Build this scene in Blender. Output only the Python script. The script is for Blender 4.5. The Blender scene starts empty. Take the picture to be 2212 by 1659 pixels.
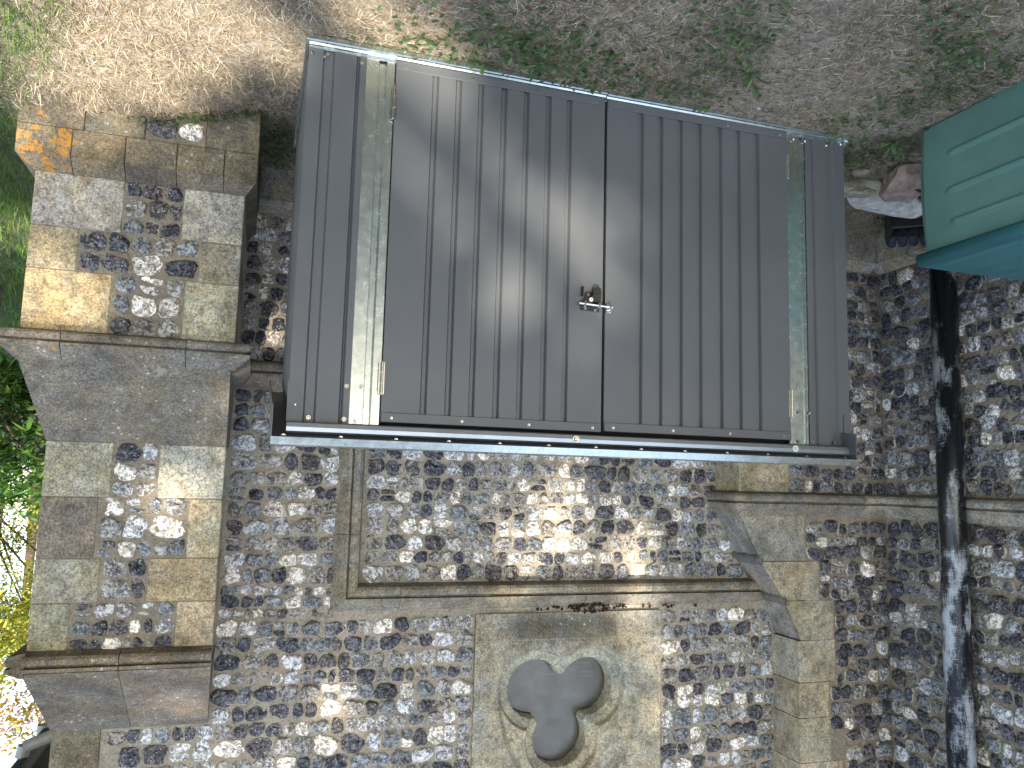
import bpy, math, random
import numpy as np
from mathutils import Matrix, Vector

# ------------------------------------------------------------------ camera, sky, sun, exposure
scene = bpy.context.scene
COL = scene.collection
rng = np.random.default_rng(7)
random.seed(7)
R_ = math.radians

FPX, CX, CY, CZ, YAW, PITCH, ROLL = 1735.83, 2.2708, -2.6681, 1.4696, -0.3068, -0.12, 0.0265
fwd = Vector((math.sin(YAW)*math.cos(PITCH), math.cos(YAW)*math.cos(PITCH), math.sin(PITCH)))
rt = Vector((math.cos(YAW), -math.sin(YAW), 0))
upv = rt.cross(fwd)
c_, s_ = math.cos(ROLL), math.sin(ROLL)
Rv = c_*rt + s_*upv
Uv = -s_*rt + c_*upv
cam = bpy.data.cameras.new('camera')
cam.sensor_width = 36.0
cam.lens = 36.0*FPX/2212.0
cam.clip_start = 0.05
cam.clip_end = 500
camo = bpy.data.objects.new('camera', cam)
COL.objects.link(camo)
# the phone was held upside down: right and up are both reversed
M = Matrix.Identity(4)
for i in range(3):
    M[i][0] = -Rv[i]; M[i][1] = -Uv[i]; M[i][2] = -fwd[i]
M[0][3], M[1][3], M[2][3] = CX, CY, CZ
camo.matrix_world = M
scene.camera = camo

SUN_AZ, SUN_EL = R_(9), R_(34)          # azimuth measured from -Y towards +X
SUN = Vector((math.sin(SUN_AZ)*math.cos(SUN_EL), -math.cos(SUN_AZ)*math.cos(SUN_EL), math.sin(SUN_EL)))
world = bpy.data.worlds.new('World')
scene.world = world
world.use_nodes = True
wn = world.node_tree
sky = wn.nodes.new('ShaderNodeTexSky')
sky.sky_type = 'NISHITA'
sky.sun_disc = False
sky.sun_elevation = SUN_EL
sky.sun_rotation = math.atan2(SUN.x, SUN.y)
sky.air_density = 1.0
sky.dust_density = 0.8
sky.ozone_density = 1.2
bg = wn.nodes['Background']
hs = wn.nodes.new('ShaderNodeHueSaturation')      # the camera's white balance leans to the shade
hs.inputs['Saturation'].default_value = 0.68
wn.links.new(sky.outputs[0], hs.inputs['Color'])
wn.links.new(hs.outputs[0], bg.inputs[0])
bg.inputs[1].default_value = 0.15
sl = bpy.data.lights.new('sun', 'SUN')
sl.energy = 4.2
sl.angle = R_(0.53)
sl.color = (1.0, 0.87, 0.70)
so = bpy.data.objects.new('sun', sl)
COL.objects.link(so)
so.rotation_euler = SUN.to_track_quat('Z', 'Y').to_euler()
scene.view_settings.view_transform = 'Standard'
scene.view_settings.look = 'None'
scene.view_settings.exposure = 1.6
scene.view_settings.gamma = 1.0
scene.render.engine = 'CYCLES'
scene.cycles.max_bounces = 6

# ------------------------------------------------------------------ object helpers
def tag(o, label=None, cat=None, group=None, kind=None):
    if label: o['label'] = label
    if cat: o['category'] = cat
    if group: o['group'] = group
    if kind: o['kind'] = kind
    return o

def empty(name, loc=(0, 0, 0), label=None, cat=None, group=None, parent=None):
    o = bpy.data.objects.new(name, None)
    o.empty_display_size = 0.1
    COL.objects.link(o)
    o.location = loc
    if parent: o.parent = parent
    return tag(o, label, cat, group)

class MB:
    """collects verts, faces and per-vertex colours and links them as ONE mesh object"""
    def __init__(s):
        s.v = []; s.n = 0; s.f = {}; s.c = []
    def add(s, verts, faces, col=(0.5, 0.5, 0.5, 0.0)):
        verts = np.asarray(verts, float).reshape(-1, 3)
        k = len(verts)
        if k == 0: return
        col = np.asarray(col, float)
        if col.ndim == 1:
            if len(col) == 3: col = np.append(col, 0.0)
            col = np.tile(col, (k, 1))
        s.v.append(verts); s.c.append(col)
        if isinstance(faces, np.ndarray):
            s.f.setdefault(faces.shape[1], []).append(faces + s.n)
        else:
            for f in faces:
                s.f.setdefault(len(f), []).append(np.array([f]) + s.n)
        s.n += k
    def box(s, x0, x1, y0, y1, z0, z1, col=(0.5, 0.5, 0.5, 0.0), bev=0.0, jit=0.0):
        if bev <= 0:
            v = [(x, y, z) for x in (x0, x1) for y in (y0, y1) for z in (z0, z1)]
            f = [(0, 1, 3, 2), (4, 6, 7, 5), (0, 4, 5, 1), (2, 3, 7, 6), (0, 2, 6, 4), (1, 5, 7, 3)]
            s.add(v, f, col); return
        # chamfered box
        c = np.array([(x0+x1)/2, (y0+y1)/2, (z0+z1)/2]); h = np.array([(x1-x0)/2, (y1-y0)/2, (z1-z0)/2])
        h = np.abs(h); b = min(bev, h.min()*0.9)
        v = []; idx = {}
        for sx in (-1, 1):
            for sy in (-1, 1):
                for sz in (-1, 1):
                    for a in range(3):
                        sg = np.array([sx, sy, sz]); p = h - b; p[a] = h[a]
                        idx[(sx, sy, sz, a)] = len(v); v.append(c + sg*p)
        f = []
        for a in range(3):
            o = [i for i in range(3) if i != a]
            for sa in (-1, 1):
                q = []
                for (u, w) in ((-1, -1), (1, -1), (1, 1), (-1, 1)):
                    sg = [0, 0, 0]; sg[a] = sa; sg[o[0]] = u; sg[o[1]] = w
                    q.append(idx[(sg[0], sg[1], sg[2], a)])
                flip = (sa < 0) ^ (a == 1)
                f.append(q[::-1] if flip else q)
        for a in range(3):
            o = [i for i in range(3) if i != a]
            for u in (-1, 1):
                for w in (-1, 1):
                    q = []
                    for (t, k) in ((-1, o[0]), (1, o[0]), (1, o[1]), (-1, o[1])):
                        sg = [0, 0, 0]; sg[a] = t; sg[o[0]] = u; sg[o[1]] = w
                        q.append(idx[(sg[0], sg[1], sg[2], k)])
                    f.append(q)
        for sx in (-1, 1):
            for sy in (-1, 1):
                for sz in (-1, 1):
                    f.append([idx[(sx, sy, sz, a)] for a in range(3)])
        s.add(v, f, col)
    def prism(s, poly, y0, y1, col=(0.5, 0.5, 0.5, 0.0), axis='Y'):
        """polygon in the XZ plane (axis Y) or YZ plane (axis X), extruded"""
        n = len(poly)
        if axis == 'Y': v = [(a, y0, b) for a, b in poly] + [(a, y1, b) for a, b in poly]
        elif axis == 'X': v = [(y0, a, b) for a, b in poly] + [(y1, a, b) for a, b in poly]
        else: v = [(a, b, y0) for a, b in poly] + [(a, b, y1) for a, b in poly]
        f = [list(range(n))[::-1], list(range(n, 2*n))] + [[i, (i+1) % n, n+(i+1) % n, n+i] for i in range(n)]
        s.add(v, f, col)
    def cyl(s, p0, p1, r0, r1=None, seg=12, col=(0.5, 0.5, 0.5, 0.0), caps=True):
        r1 = r0 if r1 is None else r1
        p0 = np.array(p0, float); p1 = np.array(p1, float); d = p1-p0; d /= np.linalg.norm(d)
        a = np.cross(d, [0, 0, 1.0]) if abs(d[2]) < 0.9 else np.cross(d, [1.0, 0, 0])
        a /= np.linalg.norm(a); b = np.cross(d, a)
        t = np.arange(seg)*2*np.pi/seg
        ring = np.outer(np.cos(t), a) + np.outer(np.sin(t), b)
        v = np.vstack([p0 + ring*r0, p1 + ring*r1])
        f = [[i, (i+1) % seg, seg+(i+1) % seg, seg+i] for i in range(seg)]
        if caps: f += [list(range(seg))[::-1], list(range(seg, 2*seg))]
        s.add(v, f, col)
    def build(s, name, mat, parent=None, smooth=False, label=None):
        me = bpy.data.meshes.new(name)
        V = np.vstack(s.v) if s.v else np.zeros((0, 3))
        Cc = np.vstack(s.c) if s.c else np.zeros((0, 4))
        me.vertices.add(len(V)); me.vertices.foreach_set('co', V.astype(np.float32).ravel())
        tot, ls, li, off = [], [], [], 0
        for k, arrs in s.f.items():
            a = np.vstack(arrs); li.append(a.ravel())
            tot.append(np.full(len(a), k)); ls.append(off + np.arange(len(a))*k); off += a.size
        li = np.concatenate(li); tot = np.concatenate(tot); ls = np.concatenate(ls)
        me.loops.add(len(li)); me.loops.foreach_set('vertex_index', li.astype(np.int32))
        me.polygons.add(len(tot)); me.polygons.foreach_set('loop_start', ls.astype(np.int32))
        try: me.polygons.foreach_set('loop_total', tot.astype(np.int32))
        except Exception: pass
        me.update(calc_edges=True)
        at = me.color_attributes.new('col', 'FLOAT_COLOR', 'POINT')
        at.data.foreach_set('color', Cc.astype(np.float32).ravel())
        me.polygons.foreach_set('use_smooth', np.full(len(tot), smooth))
        me.materials.append(mat)
        me.validate(); me.update()
        o = bpy.data.objects.new(name, me)
        COL.objects.link(o)
        if parent:
            o.parent = parent
            o.location = -Vector(parent_world(parent))
        if label: o['label'] = label
        return o

def parent_world(p):
    l = Vector(p.location)
    while p.parent:
        p = p.parent; l += Vector(p.location)
    return l

# ------------------------------------------------------------------ material helpers
class NT:
    def __init__(s, name):
        s.m = bpy.data.materials.new(name); s.m.use_nodes = True
        s.t = s.m.node_tree; s.b = s.t.nodes['Principled BSDF']
        s.co = s.n('ShaderNodeTexCoord').outputs['Object']
    def n(s, k, **kw):
        x = s.t.nodes.new(k)
        for a, b in kw.items(): setattr(x, a, b)
        return x
    def L(s, a, b): s.t.links.new(a, b)
    def val(s, sock, v):
        if hasattr(v, 'links') or isinstance(v, bpy.types.NodeSocket): s.L(v, sock)
        else: sock.default_value = v
    def noise(s, scale, detail=4, rough=0.6, vec=None, dist=0.0, out='Fac'):
        x = s.n('ShaderNodeTexNoise'); x.inputs['Scale'].default_value = scale
        x.inputs['Detail'].default_value = detail; x.inputs['Roughness'].default_value = rough
        x.inputs['Distortion'].default_value = dist
        s.L(vec or s.co, x.inputs['Vector']); return x.outputs[out]
    def voro(s, scale, feature='F1', out='Distance', rand=1.0, vec=None):
        x = s.n('ShaderNodeTexVoronoi', feature=feature); x.inputs['Scale'].default_value = scale
        x.inputs['Randomness'].default_value = rand
        s.L(vec or s.co, x.inputs['Vector']); return x.outputs[out]
    def ramp(s, fac, stops, interp='LINEAR'):
        x = s.n('ShaderNodeValToRGB'); x.color_ramp.interpolation = interp
        e = x.color_ramp.elements
        while len(e) < len(stops): e.new(0.5)
        for el, (p, c) in zip(e, stops):
            el.position = p; el.color = (c, c, c, 1) if not hasattr(c, '__len__') else (*c[:3], 1)
        s.L(fac, x.inputs[0]); return x.outputs[0]
    def mix(s, fac, a, b, mode='MIX'):
        x = s.n('ShaderNodeMix', data_type='RGBA', blend_type=mode); x.clamp_factor = True
        s.val(x.inputs[0], fac)
        for k, v in ((6, a), (7, b)):
            if isinstance(v, tuple): x.inputs[k].default_value = (*v[:3], 1)
            else: s.L(v, x.inputs[k])
        return x.outputs[2]
    def math(s, op, a, b=0.0, clamp=False):
        x = s.n('ShaderNodeMath', operation=op, use_clamp=clamp); s.val(x.inputs[0], a); s.val(x.inputs[1], b)
        return x.outputs[0]
    def attr(s):
        x = s.n('ShaderNodeAttribute'); x.attribute_name = 'col'; return x.outputs['Color'], x.outputs['Alpha']
    def mapping(s, scale=(1, 1, 1), rot=(0, 0, 0)):
        x = s.n('ShaderNodeMapping'); x.inputs['Scale'].default_value = scale; x.inputs['Rotation'].default_value = rot
        s.L(s.co, x.inputs['Vector']); return x.outputs[0]
    def bump(s, h, strength=0.3, dist=0.01, prev=None):
        x = s.n('ShaderNodeBump'); x.inputs['Strength'].default_value = strength; x.inputs['Distance'].default_value = dist
        s.L(h, x.inputs['Height'])
        if prev: s.L(prev, x.inputs['Normal'])
        return x.outputs[0]
    def out(s, color=None, rough=None, metal=None, normal=None, spec=None, **kw):
        b = s.b
        if color is not None:
            if isinstance(color, tuple): b.inputs['Base Color'].default_value = (*color[:3], 1)
            else: s.L(color, b.inputs['Base Color'])
        if rough is not None: s.val(b.inputs['Roughness'], rough)
        if metal is not None: s.val(b.inputs['Metallic'], metal)
        if normal is not None: s.L(normal, b.inputs['Normal'])
        if spec is not None: s.val(b.inputs['Specular IOR Level'], spec)
        return s.m

def m_limestone():
    t = NT('weathered_limestone'); c, a = t.attr()
    big = t.ramp(t.noise(7, 6, 0.72), [(0.33, 0.58), (0.5, 1.0), (0.68, 1.35)])
    warm = t.mix(t.ramp(t.noise(5, 4, 0.7), [(0.4, 0.0), (0.6, 1.0)]), (0.94, 0.98, 1.04), (1.08, 1.0, 0.88))
    c = t.mix(1.0, c, warm, 'MULTIPLY')
    col = t.mix(1.0, c, big, 'MULTIPLY')
    fine = t.ramp(t.noise(110, 4, 0.8), [(0.35, 0.42), (0.5, 1.0), (0.65, 1.55)])
    col = t.mix(1.0, col, fine, 'MULTIPLY')
    # grey-black speckles of old lichen
    sp = t.ramp(t.noise(60, 3, 0.6), [(0.60, 0.0), (0.68, 1.0)])
    spm = t.math('MULTIPLY', sp, t.ramp(t.noise(9, 3), [(0.40, 0.0), (0.62, 0.75)]))
    col = t.mix(spm, col, (0.075, 0.07, 0.062))
    # sooty blotches
    bl = t.ramp(t.noise(22, 7, 0.8, dist=0.8), [(0.49, 0.0), (0.62, 0.68)])
    col = t.mix(bl, col, (0.10, 0.095, 0.085))
    # white lichen rosettes
    w = t.ramp(t.math('ADD', t.voro(30), t.math('MULTIPLY', t.noise(90, 3), 0.25)), [(0.26, 1.0), (0.33, 0.0)])
    wm = t.math('MULTIPLY', w, t.ramp(t.noise(7, 4, 0.7), [(0.53, 0.0), (0.60, 1.0)]))
    wm = t.math('MULTIPLY', wm, t.ramp(t.noise(140, 2), [(0.35, 0.3), (0.5, 1.0)]))
    col = t.mix(wm, col, (0.52, 0.52, 0.49))
    # orange lichen where the alpha asks for it
    o1 = t.math('ADD', t.noise(22, 7, 0.75), t.math('MULTIPLY', a, 0.13))
    pl_ = t.ramp(t.noise(11, 7, 0.75), [(0.60, 0.0), (0.66, 0.6)])
    col = t.mix(pl_, col, (0.40, 0.385, 0.33))
    om = t.ramp(o1, [(0.655, 0.0), (0.70, 1.0)])
    om = t.math('MULTIPLY', om, t.ramp(t.noise(120, 3), [(0.38, 0.25), (0.52, 1.0)]))
    col = t.mix(om, col, t.mix(t.noise(50), (0.42, 0.17, 0.015), (0.55, 0.30, 0.06)))
    h = t.math('ADD', t.noise(150, 5, 0.7), t.math('MULTIPLY', t.noise(26, 4), 1.4))
    pits = t.ramp(t.voro(95), [(0.10, 0.0), (0.24, 1.0)])
    n = t.bump(h, 0.55, 0.006); n = t.bump(pits, 0.25, 0.002, n)
    return t.out(col, 0.93, normal=n, spec=0.2)

def m_flint():
    t = NT('knapped_flint'); c, a = t.attr()
    n1 = t.noise(26, 5, 0.6, dist=1.2)
    k = t.ramp(n1, [(0.38, 0.5), (0.5, 1.0), (0.60, 1.9)])
    col = t.mix(1.0, c, k, 'MULTIPLY')
    # milky chert clouds
    cl = t.ramp(t.noise(42, 4, 0.62, dist=1.5), [(0.51, 0.0), (0.55, 0.8)])
    br = t.mix(1.0, t.mix(1.0, c, (2.7, 2.7, 2.7), 'MULTIPLY'), (0.085, 0.085, 0.088), 'ADD')
    col = t.mix(cl, col, br)
    # round white inclusions
    v = t.ramp(t.voro(75), [(0.15, 1.0), (0.23, 0.0)])
    vm = t.math('MULTIPLY', v, t.ramp(t.noise(20, 2), [(0.47, 0.0), (0.54, 1.0)]))
    col = t.mix(vm, col, (0.62, 0.61, 0.60))
    # rusty stains now and then
    r = t.ramp(t.noise(9, 4, 0.7), [(0.71, 0.0), (0.77, 0.55)])
    col = t.mix(r, col, (0.24, 0.12, 0.05))
    # chalky rind on the rim
    e = t.math('ADD', a, t.math('MULTIPLY', t.math('SUBTRACT', t.noise(45, 3), 0.5), 0.34))
    rim = t.ramp(e, [(0.90, 0.0), (0.93, 1.0)])
    col = t.mix(rim, col, (0.62, 0.57, 0.48))
    h = t.math('ADD', t.noise(40, 3, 0.5, dist=2.0), t.math('MULTIPLY', t.voro(42, 'SMOOTH_F1'), 1.2))
    n = t.bump(h, 0.85, 0.014)
    ro = t.mix(rim, t.ramp(t.noise(50), [(0.3, 0.20), (0.7, 0.42)]), (0.9, 0.9, 0.9))
    return t.out(col, ro, normal=n, spec=0.55)

def m_mortar():
    t = NT('lime_mortar'); c, a = t.attr()
    k = t.ramp(t.noise(70, 6, 0.8), [(0.33, 0.5), (0.5, 1.0), (0.68, 1.4)])
    col = t.mix(1.0, c, k, 'MULTIPLY')
    col = t.mix(t.ramp(t.noise(5, 4, 0.7), [(0.42, 0.0), (0.62, 0.45)]), col, (0.26, 0.245, 0.21))
    col = t.mix(t.ramp(t.noise(3.4, 3, 0.6), [(0.5, 0.0), (0.66, 0.5)]), col, (0.50, 0.40, 0.28))
    g = t.ramp(t.voro(170), [(0.2, 1.0), (0.3, 0.0)])
    col = t.mix(t.math('MULTIPLY', g, 0.35), col, (0.13, 0.10, 0.08))
    n = t.bump(t.math('ADD', t.noise(130, 5, 0.75), t.noise(32, 3)), 0.9, 0.012)
    return t.out(col, 0.96, normal=n, spec=0.15)

def m_painted_steel():
    t = NT('painted_grey_steel')
    k = t.ramp(t.noise(3.2, 4, 0.6), [(0.3, 0.92), (0.7, 1.08)])
    col = t.mix(1.0, (0.078, 0.086, 0.096), k, 'MULTIPLY')
    # small chips and scratches
    sc = t.ramp(t.noise(30, 6, 0.85, vec=t.mapping((1.0, 1, 4.5), (0, 0.5, 0))), [(0.715, 0.0), (0.735, 1.0)])
    col = t.mix(sc, col, (0.40, 0.42, 0.43))
    du = t.ramp(t.noise(400, 2, 0.5), [(0.66, 0.0), (0.76, 0.35)])
    col = t.mix(du, col, (0.2, 0.2, 0.19))
    n = t.bump(t.noise(2.2, 2), 0.12, 0.05)
    n = t.bump(t.noise(900, 1), 0.06, 0.001, n)
    return t.out(col, t.ramp(t.noise(4, 4), [(0.3, 0.40), (0.7, 0.52)]), normal=n, spec=0.75)

def m_galvanised():
    t = NT('galvanised_steel')
    sp = t.voro(95, out='Color')
    k = t.ramp(sp, [(0.1, 0.85), (0.9, 1.0)])
    col = t.mix(1.0, (0.66, 0.74, 0.73), k, 'MULTIPLY')
    col = t.mix(t.ramp(t.noise(14, 5, 0.7), [(0.45, 0.0), (0.7, 0.25)]), col, (0.42, 0.46, 0.46))
    n = t.bump(t.noise(5, 2, 0.5), 0.035, 0.01)
    return t.out(col, t.ramp(t.noise(30, 4), [(0.3, 0.17), (0.7, 0.30)]), 0.95, n)

def m_plain(name, color, rough=0.5, metal=0.0, var=0.2, scale=30, bump=0.1, bd=0.003, spec=0.5):
    t = NT(name)
    k = t.ramp(t.noise(scale, 5, 0.65), [(0.3, 1-var), (0.7, 1+var)])
    col = t.mix(1.0, color, k, 'MULTIPLY')
    return t.out(col, rough, metal, t.bump(t.noise(scale*5, 3), bump, bd), spec=spec)

def m_attr(name, rough=0.8, var=0.25, scale=30, sss=0.0, bump=0.2, spec=0.3, trans=0.0):
    t = NT(name); c, a = t.attr()
    k = t.ramp(t.noise(scale, 5, 0.65), [(0.3, 1-var), (0.7, 1+var)])
    col = t.mix(1.0, c, k, 'MULTIPLY')
    t.out(col, rough, 0, t.bump(t.noise(scale*4, 3), bump, 0.004), spec=spec)
    if trans > 0:
        tr = t.n('ShaderNodeBsdfTranslucent'); t.L(t.mix(1.0, col, (1.5, 1.6, 0.7), 'MULTIPLY'), tr.inputs[0])
        ms = t.n('ShaderNodeMixShader'); ms.inputs[0].default_value = trans
        t.L(t.b.outputs[0], ms.inputs[1]); t.L(tr.outputs[0], ms.inputs[2])
        t.L(ms.outputs[0], t.t.nodes['Material Output'].inputs[0])
    return t.m

def m_green_plastic():
    t = NT('green_plastic')
    k = t.ramp(t.noise(5, 4, 0.6), [(0.3, 0.88), (0.7, 1.12)])
    col = t.mix(1.0, (0.095, 0.20, 0.172), k, 'MULTIPLY')
    col = t.mix(t.ramp(t.noise(30, 6, 0.8), [(0.66, 0.0), (0.73, 0.5)]), col, (0.22, 0.30, 0.28))
    st = t.ramp(t.noise(14, 6, 0.75, vec=t.mapping((8, 1, 1))), [(0.55, 0.0), (0.72, 0.25)])
    col = t.mix(st, col, (0.20, 0.30, 0.29))
    n = t.bump(t.noise(420, 2), 0.16, 0.0015)
    return t.out(col, 0.42, normal=n, spec=0.5)

def m_pipe():
    t = NT('scuffed_black_plastic')
    a = t.noise(38, 6, 0.85, vec=t.mapping((0.6, 0.6, 7)))
    b = t.noise(30, 6, 0.85, vec=t.mapping((9, 9, 0.8)))
    k = t.math('MAXIMUM', a, b)
    patch = t.noise(3.4, 4, 0.65, vec=t.mapping((2.2, 2.2, 1)))
    sep = t.n('ShaderNodeSeparateXYZ'); t.L(t.co, sep.inputs[0])
    hi = t.ramp(t.math('MULTIPLY', sep.outputs['Z'], 0.3), [(0.16, 0.0), (0.42, 1.0)])
    m = t.math('ADD', k, t.math('MULTIPLY', t.math('SUBTRACT', patch, 0.5), 1.3))
    m = t.math('ADD', m, t.math('MULTIPLY', hi, 0.14))
    f = t.ramp(m, [(0.66, 0.0), (0.80, 0.8), (0.95, 1.0)])
    col = t.mix(f, (0.008, 0.010, 0.012), (0.45, 0.50, 0.54))
    n = t.bump(k, 0.2, 0.002)
    return t.out(col, t.mix(f, (0.22, 0.22, 0.22), (0.6, 0.6, 0.6)), normal=n, spec=0.5)

def m_glass():
    t = NT('dusty_acrylic_pane')
    k = t.ramp(t.noise(7, 3, 0.6), [(0.3, 0.75), (0.7, 1.25)])
    col = t.mix(1.0, (0.050, 0.052, 0.045), k, 'MULTIPLY')
    for i, (rot, sc) in enumerate((((0, 0.5, 0), (1, 1, 26)), ((0, 2.2, 0), (1, 1, 30)), ((0, 1.3, 0), (1, 1, 22)))):
        s = t.ramp(t.noise(5, 3, 0.7, vec=t.mapping(sc, rot), dist=0.3), [(0.66, 0.0), (0.69, 0.28)])
        col = t.mix(s, col, (0.30, 0.30, 0.28))
    return t.out(col, t.ramp(t.noise(12, 4), [(0.3, 0.25), (0.7, 0.40)]), normal=t.bump(t.noise(2.5, 1), 0.4, 0.05), spec=0.9)

def m_soil():
    t = NT('dry_soil')
    n1 = t.noise(2.2, 5, 0.65); 
    col = t.mix(t.ramp(n1, [(0.35, 0.0), (0.65, 1.0)]), (0.30, 0.26, 0.21), (0.52, 0.46, 0.38))
    col = t.mix(1.0, col, t.ramp(t.noise(60, 6, 0.8), [(0.3, 0.45), (0.5, 1.0), (0.7, 1.5)]), 'MULTIPLY')
    p = t.ramp(t.voro(120), [(0.14, 1.0), (0.22, 0.0)])
    pm = t.math('MULTIPLY', p, t.ramp(t.noise(15, 3), [(0.55, 0.0), (0.63, 0.8)]))
    col = t.mix(pm, col, (0.40, 0.36, 0.31))
    # under the lawn it is greener
    sep = t.n('ShaderNodeSeparateXYZ'); t.L(t.co, sep.inputs[0])
    g = t.ramp(t.math('MULTIPLY', sep.outputs['X'], 0.1), [(0.30, 0.0), (0.36, 1.0)])
    col = t.mix(t.math('MULTIPLY', g, 0.85), col, (0.035, 0.060, 0.018))
    h = t.math('ADD', t.noise(70, 6, 0.75), t.math('MULTIPLY', t.noise(14, 4), 2.0))
    return t.out(col, 0.97, normal=t.bump(h, 0.9, 0.02), spec=0.1)

LIME = m_limestone(); FLINT = m_flint(); MORTAR = m_mortar(); STEEL = m_painted_steel(); GALV = m_galvanised()
PLASTIC = m_green_plastic(); PIPE = m_pipe(); GLASS = m_glass(); SOIL = m_soil()
DARK = m_plain('gap_shade_black', (0.006, 0.006, 0.007), 0.9)  # shade of unlit hollows put into the colour
CHROME = m_plain('zinc_plated_steel', (0.72, 0.72, 0.70), 0.16, 1.0, 0.1, 60, 0.05)
SLATE = m_plain('dark_slate', (0.035, 0.037, 0.04), 0.7, 0, 0.3, 18, 0.4)
GREYP = m_plain('grey_plastic', (0.33, 0.34, 0.35), 0.45, 0, 0.15, 20)
STRAW = m_attr('dry_grass', 0.75, 0.2, 20, trans=0.25)
GRASS = m_attr('green_blades', 0.55, 0.2, 20, trans=0.35)
LEAF = m_attr('glossy_leaves', 0.38, 0.25, 25, trans=0.28, spec=0.5)
RUBBLE = m_attr('broken_stone', 0.95, 0.35, 28, bump=0.9, spec=0.15)
LITTER = m_attr('leaf_litter', 0.9, 0.3, 60, bump=0.5, spec=0.1)
BARK = m_plain('bark', (0.11, 0.085, 0.06), 0.95, 0, 0.4, 16, 0.9, 0.02, 0.1)
WHITE = m_plain('white_sticker', (0.82, 0.84, 0.85), 0.5, 0, 0.03)
INK = m_plain('black_ink', (0.01, 0.01, 0.02), 0.6, 0, 0.03)

# ------------------------------------------------------------------ dimensions
D = 1.70            # plane of the main wall
YP = 1.46           # front of the projecting pier and its flint wall
XQ = -1.509         # plane of the wall that comes forward on the far side
Y1, Y2 = 0.97, 1.27 # fronts of the lower and upper stage of the buttress
ZT = 3.7            # how high the walls are built

def fr(lo, hi, n=None): return rng.uniform(lo, hi, n)

# ------------------------------------------------------------------ flints
PALE = [(0.34, 0.34, 0.34), (0.42, 0.395, 0.36), (0.29, 0.30, 0.315), (0.45, 0.42, 0.37), (0.26, 0.265, 0.27)]
MID = [(0.120, 0.132, 0.143), (0.160, 0.158, 0.152), (0.095, 0.105, 0.115), (0.190, 0.185, 0.172), (0.145, 0.135, 0.120)]
DARKF = [(0.022, 0.025, 0.034), (0.030, 0.032, 0.042), (0.045, 0.045, 0.052), (0.038, 0.034, 0.036)]

SEG, RINGS = 14, 5
def flint(mb, P0, U, V, N, cu, cv, a, b, kind, rimp, lift):
    th = np.arange(SEG)*2*np.pi/SEG
    ex = fr(2.3, 4.6)
    base = (np.abs(np.cos(th))**ex + np.abs(np.sin(th))**ex)**(-1/ex)
    ph = fr(0, 2*np.pi, 3)
    base = base*(1 + 0.07*np.cos(2*th+ph[0]) + 0.075*np.cos(3*th+ph[1]) + 0.05*np.cos(5*th+ph[2]) + fr(-0.06, 0.06, SEG))
    rot = fr(-0.22, 0.22)
    cr, sr = math.cos(rot), math.sin(rot)
    sc = np.array([1.0, 0.965, 0.80, 0.52, 0.0001])
    hz = np.array([-0.55, 0.25, 0.72, 0.93, 1.0])
    H = lift*min(a, b)/0.035
    bu = np.outer(sc, base*np.cos(th))*a; bv = np.outer(sc, base*np.sin(th))*b
    u = bu*cr - bv*sr; v = bu*sr + bv*cr
    z = np.repeat(hz[:, None], SEG, 1)*H
    # knapped facets: the dome is cut by a few tilted planes
    for k in range(rng.integers(2, 5)):
        g = fr(0, 2*np.pi); sl = fr(0.12, 0.55); off = fr(0.55, 0.95)*H
        pl = off - (u*math.cos(g) + v*math.sin(g))*sl
        z = np.where(z > 0.1*H, np.minimum(z, np.maximum(pl, 0.1*H)), z)
    z[1:-1] += fr(-0.07, 0.07, (RINGS-2, SEG))*H
    z[-1] = z[-1].mean()
    pts = P0 + np.multiply.outer(cu+u, U) + np.multiply.outer(cv+v, V) + np.multiply.outer(z, N)
    pts = pts.reshape(-1, 3)
    lib = (PALE, MID, DARKF)[kind]
    c = np.array(lib[rng.integers(len(lib))])*fr(0.8, 1.25)
    al = sc if fr(0, 1) < rimp else np.zeros(RINGS)
    if rimp > 0 and fr(0, 1) < 0.3: al = sc*0.93
    c4 = np.zeros((RINGS, SEG, 4)); c4[..., :3] = c; c4[..., 3] = al[:, None]
    # rind only along part of the outline
    c4[..., 3] -= np.maximum(0, np.cos(th - fr(0, 6.28)))[None]*0.06
    mb.add(pts, FLINT_FACES, c4.reshape(-1, 4))
_ff = []
for r in range(RINGS-1):
    for i in range(SEG):
        j = (i+1) % SEG
        _ff.append([r*SEG+i, r*SEG+j, (r+1)*SEG+j, (r+1)*SEG+i])
FLINT_FACES = np.array(_ff)

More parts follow.
